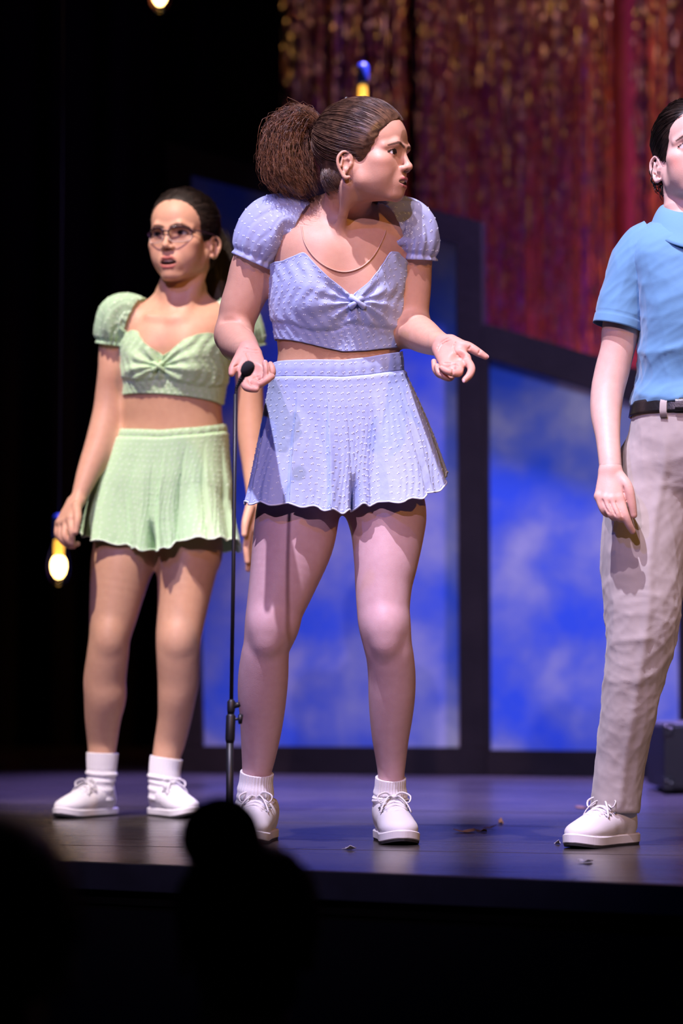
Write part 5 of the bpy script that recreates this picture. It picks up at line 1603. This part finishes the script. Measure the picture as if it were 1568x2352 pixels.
# ================================================================== PERSON IN POLO AND KHAKIS (right edge)
def wrinkle(V, freq, amp, seed, stretch=(1, 1, 1)):
    r = np.random.default_rng(seed); d = np.zeros(len(V)); p = V * np.array(stretch)
    for k in range(7):
        a = r.normal(size=3); a /= np.linalg.norm(a)
        w = r.normal(size=3); w /= np.linalg.norm(w)
        f = freq * (1.25 ** k)
        d += (1 - np.abs(np.sin(p @ a * f + 1.6 * np.sin(p @ w * f * .45 + r.uniform(0, 6)) + r.uniform(0, 6)))) ** 2 * (.8 ** k)
    return amp * (d / 2.6 - .5)
def vert_normals(V, Q):
    n = np.cross(V[Q[:, 2]] - V[Q[:, 0]], V[Q[:, 3]] - V[Q[:, 1]])
    N = np.zeros_like(V)
    for k in range(4):
        for c in range(3): N[:, c] += np.bincount(Q[:, k], n[:, c], len(V))
    return N / (np.linalg.norm(N, axis=1)[:, None] + 1e-12)
def build_polo():
    SK = (0.70, 0.46, 0.38)
    MP = plain('sky_blue_jersey', (0.11, 0.28, 0.48), .8, bump=.05, bscale=500, sheen=.25)
    MK = plain('khaki_twill', (0.40, 0.36, 0.34), .85, bump=.05, bscale=600, sheen=.15)
    MBELT = plain('black_leather', (.012, .011, .012), .35, bump=.15, bscale=160)
    MX = 3196.0
    def mir(L): return [(MX - q[0],) + tuple(q[1:]) for q in L]
    base = PF(1560, 1938); base[2] = 0
    pr = empty('person', base, 'person in sky blue polo shirt, khaki trousers and black belt at the right edge', 'person')
    T = make_torso([(1170, 1602, 5.90, 95, .05, .09), (1120, 1602, 5.89, 148, .092, .11), (1040, 1600, 5.88, 150, .108, .12), (960, 1598, 5.87, 136, .100, .105), (900, 1598, 5.87, 127, .098, .10), (820, 1598, 5.86, 122, .10, .10), (740, 1598, 5.85, 122, .104, .105),
                    (660, 1597, 5.85, 132, .105, .11), (600, 1597, 5.85, 146, .098, .11), (555, 1596, 5.85, 140, .084, .10), (522, 1595, 5.85, 108, .064, .08), (492, 1594, 5.85, 62, .048, .058)], 0.0, 2.5)
    hf = head_frame(1593, 356, 5.82, 4, 2, 0, 1.02)
    prims = [T.prim(.02)]
    A = [(1482, 572, 5.85, 46), (1456, 600, 5.855, 48), (1436, 680, 5.86, 42), (1421, 760, 5.86, 40), (1417, 800, 5.86, 38.5), (1405.5, 850, 5.86, 40), (1394.5, 900, 5.85, 38.5), (1391, 950, 5.83, 35.5), (1395, 1000, 5.80, 29), (1400, 1055, 5.77, 26.5), (1402, 1080, 5.76, 26)]
    palm = [((1388, 1085, 5.757), (1376, 1139, 5.745), .0125, .0105), ((1397, 1085, 5.755), (1391, 1144, 5.735), .0130, .0110), ((1406, 1085, 5.755), (1406, 1146, 5.732), .0130, .0110), ((1414, 1087, 5.755), (1421, 1145, 5.735), .0130, .0110)]
    fing = [[(1375, 1141, 5.742, .0094), (1386, 1172, 5.735, .0080), (1398, 1181, 5.755, .0076), (1404, 1170, 5.772, .0066)],
            [(1390, 1146, 5.733, .0097), (1403, 1181, 5.724, .0084), (1414, 1187, 5.748, .0082), (1415, 1172, 5.768, .0070)],
            [(1406, 1148, 5.730, .0098), (1420, 1186, 5.720, .0085), (1430, 1189, 5.746, .0084), (1428, 1174, 5.766, .0070)],
            [(1422, 1146, 5.733, .0105), (1434, 1180, 5.724, .0090), (1443, 1203, 5.728, .0081), (1452, 1220, 5.736, .0066)],
            [(1424, 1098, 5.748, .0135), (1441, 1120, 5.736, .0115), (1450, 1154, 5.735, .0095), (1455, 1183, 5.738, .0074)]]
    for mm in (lambda L: L, mir):
        prims += limb(mm(A), .03)
        for a, b, ra, rb in palm:
            a2, b2 = mm([a])[0], mm([b])[0]; prims.append(cone(P(*a2), P(*b2), ra, rb, .009))
        for f in fing: prims += limb_m(mm(f), .006)
    for mm in (lambda q: q, lambda q: [(MX - x, y) for x, y in q]):      # gaps between the closed fingers, knuckle and wrist folds
        for q in ([(1383, 1148), (1389, 1164), (1397, 1178)], [(1398, 1152), (1405, 1168), (1413, 1184)], [(1414, 1153), (1421, 1168), (1428, 1184)], [(1431, 1118), (1433, 1136), (1438, 1152), (1444, 1176)]):
            prims += crease(prims, mm(q), 5.66, 5.80, .0016, .0018)
    prims += limb_m([(1595, 535, 5.855, .058), (1594, 470, 5.85, .054)], .05)
    prims += chain([P(1594, 470, 5.85), hf.to_world((0, -.022, -.055))], [.054, .052], .02)
    for s in (-1, 1):
        prims.append(cone(hf.to_world((-s * .045, -.02, -.07)), P(1595 + s * 10, 545, 5.785), .012, .010, .03))
    legs = [[(1505, 1120, 5.89, 80), (1490, 1250, 5.88, 82), (1476, 1400, 5.86, 66), (1466, 1480, 5.86, 56), (1445, 1620, 5.90, 52), (1424, 1780, 5.94, 36), (1418, 1860, 5.955, 32), (1418, 1886, 5.955, 28)],
            [(1695, 1120, 5.89, 80), (1706, 1250, 5.88, 82), (1712, 1400, 5.86, 66), (1716, 1480, 5.86, 56), (1722, 1620, 5.90, 52), (1728, 1780, 5.94, 36), (1730, 1860, 5.955, 32), (1730, 1886, 5.955, 28)]]
    for L in legs: prims += limb(L, .03)
    prims += head_prims(hf, op_=.0, jaw=1.0, smile=.002, fz=.95)
    bx = ((P(1352, 1100, 5.8)[0], 5.69, P(1400, 1238, 5.73)[2]), (P(1473, 1100, 5.7)[0], 5.790, P(1400, 1066, 5.77)[2]))
    bx2 = ((P(MX - 1473, 1100, 5.7)[0], bx[0][1], bx[0][2]), (P(MX - 1352, 1100, 5.8)[0], bx[1][1], bx[1][2]))
    def color(V):
        C = np.tile(np.array(SK), (len(V), 1))
        C = mixc(C, (V[:, 2] < Zp(1800, 5.9)).astype(float), (.012, .012, .014))
        kn = gs((V[:, 2] - Zp(1160, 5.73)) / .05, 1.0) * (V[:, 1] < 5.80) * .35
        return mixc(C, kn, (SK[0], SK[1] * .72, SK[2] * .68))
    lo = (P(1345, 900, 5.8)[0], 5.68, .03); hi = (P(MX - 1345, 900, 5.8)[0], 6.05, Zp(440, 5.85))
    person_body(pr, prims, hf, lo, hi, .0060, [bx, bx2], color,
                dict(skin=SK, lip=(.50, .20, .19), brow=(.035, .018, .012), iris=(.04, .02, .01), gaze=(-.35, 1, .0), op_=.0, smile=.002, blush=.85, lid=.0050, fz=.95), hh=.0020)
    # ---- trousers
    tp = [T.prim(.03, .012)]
    tp.append(dict(t='fn', f=lambda X, Y, Z: Zp(935, 5.77) - Z + 0 * X + 0 * Y, lo=np.array([-9, -9, -9.]), hi=np.array([9, 9, 9.]), k=1e-5, op='x'))
    TL = [[(1508, 1090, 5.885, 100), (1486, 1200, 5.88, 102), (1474, 1300, 5.87, 97), (1475, 1400, 5.86, 89), (1467, 1480, 5.86, 79), (1454, 1560, 5.87, 71), (1440, 1650, 5.89, 65), (1424, 1750, 5.92, 58.5), (1411, 1862, 5.945, 58)],
          [(1692, 1090, 5.885, 100), (1708, 1200, 5.88, 102), (1714, 1300, 5.87, 97), (1716, 1400, 5.86, 89), (1718, 1480, 5.86, 79), (1720, 1560, 5.87, 71), (1724, 1650, 5.89, 65), (1728, 1750, 5.92, 58.5), (1731, 1862, 5.945, 58)]]
    tp = [T.prim(.03, .012)]
    for L in TL: tp += limb(L, .02)
    zb, zc = Zp(928, 5.77), Zp(1866, 5.93)
    big = lambda f: dict(t='fn', f=f, lo=np.array([-9., -9, -9]), hi=np.array([9., 9, 9]), k=.001, op='s')
    tp.append(big(lambda X, Y, Z: zb - Z + 0 * X + 0 * Y))
    tp.append(big(lambda X, Y, Z: Z - zc - .05 * (P(1411, 1862, 5.945)[0] - X) + 0 * Y))
    V, Q = mesh_block(tp, (P(1365, 1300, 5.8)[0] - .03, 5.70, zc - .04), (P(1830, 1300, 5.8)[0] + .03, 6.08, zb + .03), .0048)
    V = smooth_mesh(V, Q, 2)
    N = vert_normals(V, Q)
    low = sstep(zc, zc + .02, V[:, 2]) * sstep(zb, zb - .03, V[:, 2])
    kz = V[:, 2]
    d = wrinkle(V, 26, .0075, 5, (1, 1, .8)) * (.35 + .9 * gs((kz - Zp(1500, 5.9)), .16) + .5 * gs(kz - Zp(1130, 5.9), .08))
    d += wrinkle(V, 70, .0022, 8, (1, 1, .6))
    # pressed crease down the front of each leg
    for L in TL:
        pts = np.array([P(a, b, y) for a, b, y, r in L]); xc = np.interp(kz, pts[::-1, 2], pts[::-1, 0])
        d += .0045 * gs(V[:, 0] - xc - .004, .010) * (V[:, 1] < 5.90) * sstep(zb - .05, zb - .12, kz)
    V = V + N * (d * low)[:, None]
    tr = mk('trousers', V, Q, MK, pr)
    # ---- belt with loops
    th = np.linspace(-math.pi, math.pi, 160, endpoint=False); zt_, zl = Zp(913, 5.76), Zp(945, 5.76)
    z = np.linspace(zl, zt_, 6)[:, None] + 0 * th
    pts = T.point(np.broadcast_to(th, z.shape), z, .0175); belt, _ = sheet('belt', pts, MBELT, pr, .004)
    for dg in (-38, 38, 160, -160):
        a = math.radians(dg); w = .055
        g = np.array([[T.point(np.array(a + s * w), np.array(zz), .021 - .004 * (abs(q) == 1)) for s in (-1, 0, 1)] for q, zz in zip((-1, 0, 0, 1), np.linspace(zl - .012, zt_ + .004, 4))])
        sheet('belt_loop', g, MK, tr, .003, wrap=False)
    g = np.array([[T.point(np.array(a), np.array(zz), .0225) for a in np.linspace(-.47, -.30, 5)] for zz in np.linspace(zl + .001, zt_ - .001, 4)])
    sheet('belt_tail', g, MBELT, belt, .003, wrap=False)
    mb = MB(); bc = T.point(np.array(0.06), np.array((zt_ + zl) / 2), .0235)
    mb.add(*tube_geo(np.array([bc + (x, 0, zz) for x, zz in ((-.022, -.017), (.022, -.017), (.022, .017), (-.022, .017), (-.022, -.017))]), .0022, 8)); mb.build('buckle', M_STEEL, belt)
    # ---- polo shirt
    nu, nv = 220, 90
    th = np.linspace(-math.pi, math.pi, nu, endpoint=False); t = np.linspace(0, 1, nv)[:, None]
    zt_s = Zp(503, 5.80) + 0 * th; zt_s = zt_s - .030 * np.maximum(np.cos(th), 0) ** 2
    zb_s = Zp(922, 5.76)
    z = zb_s + (zt_s - zb_s) * t; TH = np.broadcast_to(th, z.shape)
    blouse = .010 * gs(t - .045, .06)
    # extra room under the arm, where the photograph shows the cloth hanging off the waist
    pts = T.point(TH, z, .012 + blouse + .006 * np.abs(np.sin(TH)) * gs(t - .15, .15))
    w = wrinkle(pts.reshape(-1, 3), 30, .0085, 21, (1, 1, 1.3)).reshape(z.shape) * (.5 + .8 * gs(t - .12, .22)) + wrinkle(pts.reshape(-1, 3), 16, .006, 22).reshape(z.shape) * .7
    pts = T.point(TH, z, .0125 + blouse + np.maximum(w, -.008))
    shirt, _ = sheet('polo_shirt', pts, MP, pr, .0022)
    for mm in (lambda L: L, mir):
        S = mm([(1502, 560, 5.85, 62), (1478, 572, 5.852, 66), (1455, 610, 5.856, 66), (1440, 660, 5.86, 63), (1428, 705, 5.86, 62), (1417, 752, 5.86, 63.5)])
        c = np.array([P(a, b, y) for a, b, y, r in S]); dat = spline(np.column_stack([c, [M(q[3], q[2]) for q in S]]), 60)
        Tt, N, B = frame_along(dat[:, :3]); a = np.linspace(0, 2 * math.pi, 120, endpoint=False)
        # near the cuff the rings turn square to the arm
        ring = dat[:, None, :3] + (N[:, None] * np.cos(a)[:, None] + B[:, None] * np.sin(a)[:, None] * .92) * dat[:, 3][:, None, None]
        tt = np.linspace(0, 1, 60)[:, None]
        w = wrinkle(ring.reshape(-1, 3), 24, .008, 31).reshape(60, 120) * (1 - sstep(.75, .95, tt) * .8)
        nn = ring - dat[:, None, :3]; nn /= np.linalg.norm(nn, axis=-1, keepdims=True)
        ring = ring + nn * (w - .0016 * gs(tt - .90, .008))[..., None]
        sheet('sleeve', ring, MP, shirt, .0022)
    # collar: stand, fold and falling leaf with two points
    th = np.linspace(-math.pi + .0, math.pi, 121); n = 10
    s_ = np.linspace(0, 1, n)[:, None]
    open_ = gs(th, .20)
    ri = M(66, 5.83); zk = Zp(482, 5.85)
    front = np.maximum(np.cos(th), 0)
    rad = ri + .004 + (.030 + .026 * front) * s_ ** .8
    zz = zk - .026 * front ** 1.2 - (.038 + .040 * front ** 2) * s_ + .010 * (1 - (2 * s_ - .35) ** 2) * (s_ < .7)
    cx, cy = P(1595, 500, 5.85)[0], 5.848
    cp = np.stack([cx + rad * np.sin(th) * 1.02, cy - rad * np.cos(th) * .98, zz], -1)
    k0, k1 = 0, 0
    left = cp[:, (th < -.13)]; right = cp[:, (th > .13)]
    mbk = MB()
    col = None
    for part in (left, right):
        q, _ = sheet('collar', np.ascontiguousarray(part), MP, shirt, .003, wrap=False)
    # placket with buttons
    g = np.array([[T.point(np.array(a), np.array(z_), .0165) for a in np.linspace(-.12, .12, 7)] for z_ in np.linspace(Zp(680, 5.75), Zp(545, 5.76), 12)])
    plk, _ = sheet('placket', g, MP, shirt, .003, wrap=False)
    for y in (575, 620, 662):
        c = T.point(np.array(0.0), np.array(Zp(y, 5.74)), .0175); v, f = lathe_geo([(.0052, 0), (.0055, .001), (.004, .002), (.001, .0015)], 12)
        mk('button', np.array(v)[:, [0, 2, 1]] * (1, -1, 1) + c, [q[::-1] for q in f], MP, plk)
    # ---- shoes, dark socks
    for x, yaw in ((1419, -38), (1730, 18)):
        a = P(x, 1880, 5.955); d = np.array([math.sin(math.radians(yaw)), -math.cos(math.radians(yaw))])
        shoe(pr, foot_frame(a[0] + d[0] * .058, 5.955 + d[1] * .058, yaw, s=.96), thick=.026, toe_lift=.008)
    MS = plain('charcoal_sock', (.02, .02, .024), .9)
    for x in (1418, 1730):
        sock(pr, [(x, 1832, 5.955, 35), (x, 1850, 5.955, 35), (x, 1868, 5.955, 33), (x, 1895, 5.955, 29)], 7, folds=(), mat=MS)
    # ---- hair, drawn back with loose curls
    hm = hair_mat('near_black_hair', (.008, .005, .004), (.024, .013, .009), .42)
    tie = (0, -.108, .0)
    V, Q, g = hair_cap(hf, tie, .008, front=(.078, .070), side=(.030, -.010), temple=.002, h=.0032); hair = mk('hair', V, Q, hm, pr)
    V, F = strands_geo(cap_strands(hf, g, tie, 900, 24, lift=.010), rng.uniform(.0006, .0011, 900)); mk('combed_strands', V, F, hm, hair, kind='stuff')
    V, F = strands_geo(nape_strands(hf, tie, 400, 25), rng.uniform(.0006, .0010, 400)); mk('nape_strands', V, F, hm, hair, kind='stuff')
    r = np.random.default_rng(3)
    cur = []
    for k in range(70):
        s = -1 if k % 2 else 1
        px0, py0 = (1508 + r.normal(0, 5), 392 + r.normal(0, 12)) if k % 4 < 2 else (1532 + r.normal(0, 7), 415 + r.normal(0, 8))
        Y0 = 5.86 + r.normal(0, .012); c0 = P(px0, py0, Y0)
        if s > 0: c0[0] = 2 * hf.o[0] - c0[0]
        tt = np.linspace(0, 1, 16); rr = r.uniform(.004, .009); tw = r.uniform(5, 10)
        cur.append(c0 + np.column_stack([-s * 0 + rr * np.cos(tt * tw) - (.006 * tt) * (1 if s < 0 else -1), rr * np.sin(tt * tw + 1) * .8, -.030 * tt + .004 * np.sin(tt * tw)]))
    V, F = strands_geo(np.array(cur), r.uniform(.0009, .0016, 70)); mk('loose_curls', V, F, hm, hair, kind='stuff')
    return pr
build_polo()

# ================================================================== MICROPHONE ON ITS STAND
def build_mic():
    Y = 5.47
    MBK = plain('black_powder_coat', (.010, .010, .014), .45)
    MFO = plain('black_foam', (.012, .011, .016), .95, bump=.5, bscale=900)
    f0 = P(527, 1900, Y); base = (f0[0], Y, 0)
    r = empty('microphone_stand', base, 'thin black microphone stand with gooseneck and foam tipped microphone', 'microphone stand')
    bx = f0[0]
    v, f = lathe_geo([(.070, .0005), (.075, .004), (.075, .016), (.070, .024), (.03, .030), (.018, .034), (.016, .05)], 48, base); mk('round_base', v, f, MBK, r)
    lx = lambda y: np.interp(y, [860, 1560, 1700, 1960], [541, 533, 528, 526])
    def q(y): return P(lx(y), y, Y)
    low0 = np.array([bx, Y, .045])
    v, f = tube_geo([low0, q(1702)], M(8.6, Y), 20); mk('lower_tube', v, f, MBK, r)
    v, f = tube_geo([q(1706), q(1698), q(1645), q(1640)], [M(9, Y), M(11, Y), M(11, Y), M(8, Y)], 20); cl = mk('height_clutch', v, f, MBK, r)
    v, f = tube_geo([q(1642), q(1632), q(1612), q(1606)], [M(7, Y), M(9, Y), M(9.5, Y), M(5, Y)], 18); mk('collar', v, f, MBK, cl)
    a, b = P(lx(1650) + 4, 1652, Y), P(lx(1650) + 22, 1651, Y)
    v, f = tube_geo([a, b], M(3.2, Y), 10); mk('screw_shaft', v, f, MBK, cl)
    v, f = tube_geo([P(lx(1650) + 17, 1651, Y), P(lx(1650) + 20, 1651, Y), P(lx(1650) + 27, 1652, Y)], [M(9, Y), M(13, Y), M(11, Y)], 10); mk('wing_knob', v, f, MBK, cl)
    v, f = tube_geo([P(lx(1620) + 4, 1625, Y), P(lx(1620) + 14, 1619, Y), P(lx(1620) + 20, 1617, Y)], [M(4, Y), M(7, Y), M(6, Y)], 10); mk('wing_knob', v, f, MBK, cl)
    v, f = tube_geo([q(1615), q(1300), q(905)], M(4.6, Y), 14); mk('upper_tube', v, f, MBK, r)
    gp = spline([P(541.5, 910, Y), P(543, 892, Y), P(549, 880, Y - .004), P(556, 868, Y - .010), P(561, 858, Y - .014)], 20)
    v, f = tube_geo(gp, np.interp(np.linspace(0, 1, 20), [0, .5, .6, 1], [M(3.6, Y), M(3.6, Y), M(5.2, Y), M(6.4, Y)]), 12); g = mk('gooseneck', v, f, MBK, r)
    for t in range(2, 19, 2):      # ribs of the flexible section
        T_, N_, B_ = frame_along(gp); a = np.linspace(0, 2 * math.pi, 17); rr = np.interp(t, [0, 10, 12, 20], [M(3.9, Y), M(3.9, Y), M(5.5, Y), M(6.7, Y)])
        v, f = tube_geo(gp[t] + np.outer(np.cos(a), N_[t]) * rr + np.outer(np.sin(a), B_[t]) * rr, M(.8, Y), 5, caps=False); mk('rib', v, f, MBK, g)
    ax = (gp[-1] - gp[-4]); ax /= np.linalg.norm(ax)
    c = gp[-1]
    v, f = tube_geo([c - ax * .006, c + ax * .012], [M(6.0, Y), M(7.4, Y)], 14); mic = mk('microphone', v, f, MBK, r)
    prof = [(.0005, -.0165), (.007, -.0150), (.0115, -.0095), (.0130, -.002), (.0128, .005), (.0105, .0115), (.006, .0155), (.0005, .0168)]
    v, f = lathe_geo(prof, 24)
    zc = np.array([0, 0, 1.0]); ax2 = np.array(ax); vx = np.cross(zc, ax2); s = np.linalg.norm(vx); ang = math.atan2(s, zc.dot(ax2))
    R = np.array(Matrix.Rotation(ang, 3, Vector(vx)))
    mk('foam_windscreen', v @ R.T + P(568.5, 847, Y - .018), f, MFO, mic)
build_mic()

# ================================================================== SCRAPS ON THE BOARDS
M_LEAF = plain('dry_leaf', (.16, .075, .035), .8, var=.3, vscale=60)
M_PAPER = plain('pale_scrap', (.42, .40, .46), .8)
def scrap(px, py, w, h, mat, label, seed, cat='leaf', name='leaf_scrap', curl=.5):
    r = np.random.default_rng(seed); c = PF(px, py, 0.0)
    n = 9; a = np.linspace(0, 2 * math.pi, n, endpoint=False)
    rad = 1 + .35 * r.normal(size=n); ro = r.uniform(0, 3)
    v = []
    for rho in (.0001, .55, 1.0):
        x = rho * rad * np.cos(a) * w; y = rho * rad * np.sin(a) * h
        z = .0008 + curl * .55 * (x * math.cos(ro) + y * math.sin(ro)) ** 2 / max(w, h) + .05 * np.abs(y)
        v.append(np.column_stack([x, y, z]))
    v = np.concatenate(v)
    v2 = v + (0, 0, .0012)
    f = [tuple(q) for q in grid_faces(n, 3)] ; nn = len(v)
    F = [q[::-1] for q in f] + [tuple(i + nn for i in q) for q in f] + [(2 * n + j, 2 * n + (j + 1) % n, nn + 2 * n + (j + 1) % n, nn + 2 * n + j) for j in range(n)]
    o = mk(name, np.concatenate([v, v2]) + np.array([c[0], c[1], 0]), F, mat)
    # origin on the boards
    o.location = (c[0], c[1], 0); co = np.concatenate([v, v2]); o.data.vertices.foreach_set('co', co.astype(np.float32).ravel()); o.data.update()
    return tag(o, label, cat, 'scraps on the boards')
scrap(1068, 1912, .022, .035, M_LEAF, 'largest curled brown leaf scrap between the two white shoes', 1, curl=.5)
scrap(1108, 1911, .010, .018, M_LEAF, 'small brown leaf scrap right beside the largest leaf scrap', 2)
scrap(1120, 1903, .012, .014, M_LEAF, 'dark thin leaf scrap behind the largest leaf scrap', 3)
scrap(1150, 1893, .009, .018, M_LEAF, 'small upturned leaf scrap, farthest of the cluster by the middle shoe', 4, curl=.5)
scrap(1338, 1857, .016, .050, M_LEAF, 'dark brown leaf scrap lying upstage behind the shoe of the khaki trousers', 5, curl=.35)
scrap(1344, 1981, .011, .020, M_PAPER, 'pale scrap of paper near the stage edge below the right shoe', 6, 'paper', 'paper_scrap', .5)
scrap(1279, 1939, .008, .016, M_PAPER, 'tiny pale paper scrap just before the toe of the right shoe', 7, 'paper', 'paper_scrap', .5)
scrap(800, 1952, .016, .016, M_PAPER, 'grey paper scrap left of the shoe in the middle', 8, 'paper', 'paper_scrap', .6)

# ================================================================== AUDIENCE IN THE DARK
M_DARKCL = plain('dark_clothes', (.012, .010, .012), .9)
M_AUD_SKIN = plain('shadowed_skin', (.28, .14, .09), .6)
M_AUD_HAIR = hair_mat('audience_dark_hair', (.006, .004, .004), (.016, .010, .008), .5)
M_SEAT = plain('black_seat_fabric', (.008, .008, .009), .95)
def audience(px, py, Y, label, seat_label, bun=None, seed=0, tilt=0, hs=1.0):
    """seated figure seen from behind; (px, py) is the centre of the head"""
    hf = Fr(P(px, py, Y), rot('Z', tilt), hs)          # local +y looks to the stage
    c = hf.o; gz = HOUSE_Z
    r = empty('person', (c[0], c[1] - .1, gz), label, 'person', 'audience in the dark')
    # skin: head, neck and hands; clothes cover the rest
    pr = [ell((0, -.014, .036), (.0735, .093, .077), .001, 'u', hf), ell((0, .028, -.028), (.058, .055, .072), .02, 'u', hf), ell((0, .098, -.03), (.010, .012, .016), .01, 'u', hf)]
    for s in (-1, 1): pr.append(ell((s * .077, -.014, -.010), (.007, .017, .030), .006, 'u', hf))
    def q(x, y, z): return c + np.array([x, y, z])
    pr += chain([q(0, -.03, -.06), q(0, -.045, -.17)], [.052, .058], .02)
    seat = gz + .46
    sh = c[2] - .24 - gz
    S = lambda s, x, y, z: np.array([c[0] + s * x, c[1] + y, gz + z])
    body = [ell(q(0, -.05, -.33), (.165, .105, .16), .04), ell(q(0, -.06, -.50), (.145, .11, .18), .06), ell((c[0], c[1] - .04, seat + .13), (.17, .13, .13), .06)]
    for s in (-1, 1):
        body += chain([q(s * .12, -.05, -.235), q(s * .175, -.05, -.27), q(s * .205, -.03, -.50), q(s * .13, .16, -.56), q(s * .03, .24, -.55)], [.055, .056, .045, .036, .034], .03)
        body += chain([S(s, .085, -.02, seat - gz + .09), S(s, .10, .22, seat - gz + .10), S(s, .10, .40, seat - gz + .07)], [.088, .075, .06], .04)
        body += chain([S(s, .10, .40, seat - gz + .07), S(s, .10, .42, .30), S(s, .10, .42, .10)], [.058, .054, .040], .03)
        body += chain([S(s, .10, .42, .048), S(s, .10, .55, .04)], [.042, .034], .03)
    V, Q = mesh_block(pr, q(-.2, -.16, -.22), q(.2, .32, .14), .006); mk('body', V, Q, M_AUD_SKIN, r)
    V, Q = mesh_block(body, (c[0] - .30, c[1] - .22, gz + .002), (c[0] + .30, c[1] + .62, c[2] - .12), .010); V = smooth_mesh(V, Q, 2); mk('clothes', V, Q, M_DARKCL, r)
    V, Q, g = hair_cap(hf, (0, -.1, .05), .012, h=.004)
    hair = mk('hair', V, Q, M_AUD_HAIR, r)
    tie = (0, -.09, .085) if bun else (0, -.12, -.05)
    n = 450
    V, F = strands_geo(cap_strands(hf, g, tie, n, seed, lift=.014, ear=False), rng.uniform(.0007, .0012, n)); mk('combed_strands', V, F, M_AUD_HAIR, hair, kind='stuff')
    if bun:
        bc = P(bun[0], bun[1], Y - .03); R = bun[2]
        V, Q = mesh_block([ell(bc, (R, R * .95, R * .92), .001), cone(bc, hf.to_world((0, -.03, .09)), R * .6, R * .8, .02)], bc - R * 2.2, bc + R * 2.2, .004); b = mk('hair_bun', V, Q, M_AUD_HAIR, r)
        rr = np.random.default_rng(seed + 1); cur = []
        for k in range(260):
            u = rr.normal(size=3); u /= np.linalg.norm(u); w = np.cross(u, rr.normal(size=3)); w /= np.linalg.norm(w)
            a = np.linspace(0, rr.uniform(1.2, 2.6), 10)[:, None]
            cur.append(bc + (u * np.cos(a) + w * np.sin(a)) * R * rr.uniform(.97, 1.05))
        V, F = strands_geo(np.array(cur), rr.uniform(.0008, .0014, 260)); mk('coiled_strands', V, F, M_AUD_HAIR, b, kind='stuff')
    # seat
    sr = empty('theatre_seat', (c[0], c[1] - .05, gz), seat_label, 'seat', 'seats of the front rows')
    v, f = box_geo((c[0] - .25, c[1] - .20, seat - .10), (c[0] + .25, c[1] + .26, seat - .012), .03); mk('cushion', v, f, M_SEAT, sr)
    v, f = box_geo((c[0] - .25, c[1] - .30, seat - .10), (c[0] + .25, c[1] - .225, seat + .42), .03); mk('seat_back', v, f, M_SEAT, sr)
    for s in (-1, 1):
        v, f = box_geo((c[0] + s * .285 - .022, c[1] - .27, gz + .001), (c[0] + s * .285 + .022, c[1] - .19, seat + .18), .008); mk('upright', v, f, M_SEAT, sr)
        v, f = box_geo((c[0] + s * .285 - .03, c[1] - .27, seat + .18), (c[0] + s * .285 + .03, c[1] + .16, seat + .215), .012); mk('armrest', v, f, M_SEAT, sr)
    return r
audience(562, 2168, 3.4, 'dark silhouette of a spectator with hair in a top bun', 'seat under the spectator with the top bun', bun=(507, 1922, .047), seed=40, tilt=12)
audience(-42, 2190, 2.42, 'dark silhouette of a spectator cut by the left edge', 'seat under the spectator at the left edge', seed=50, tilt=-8)
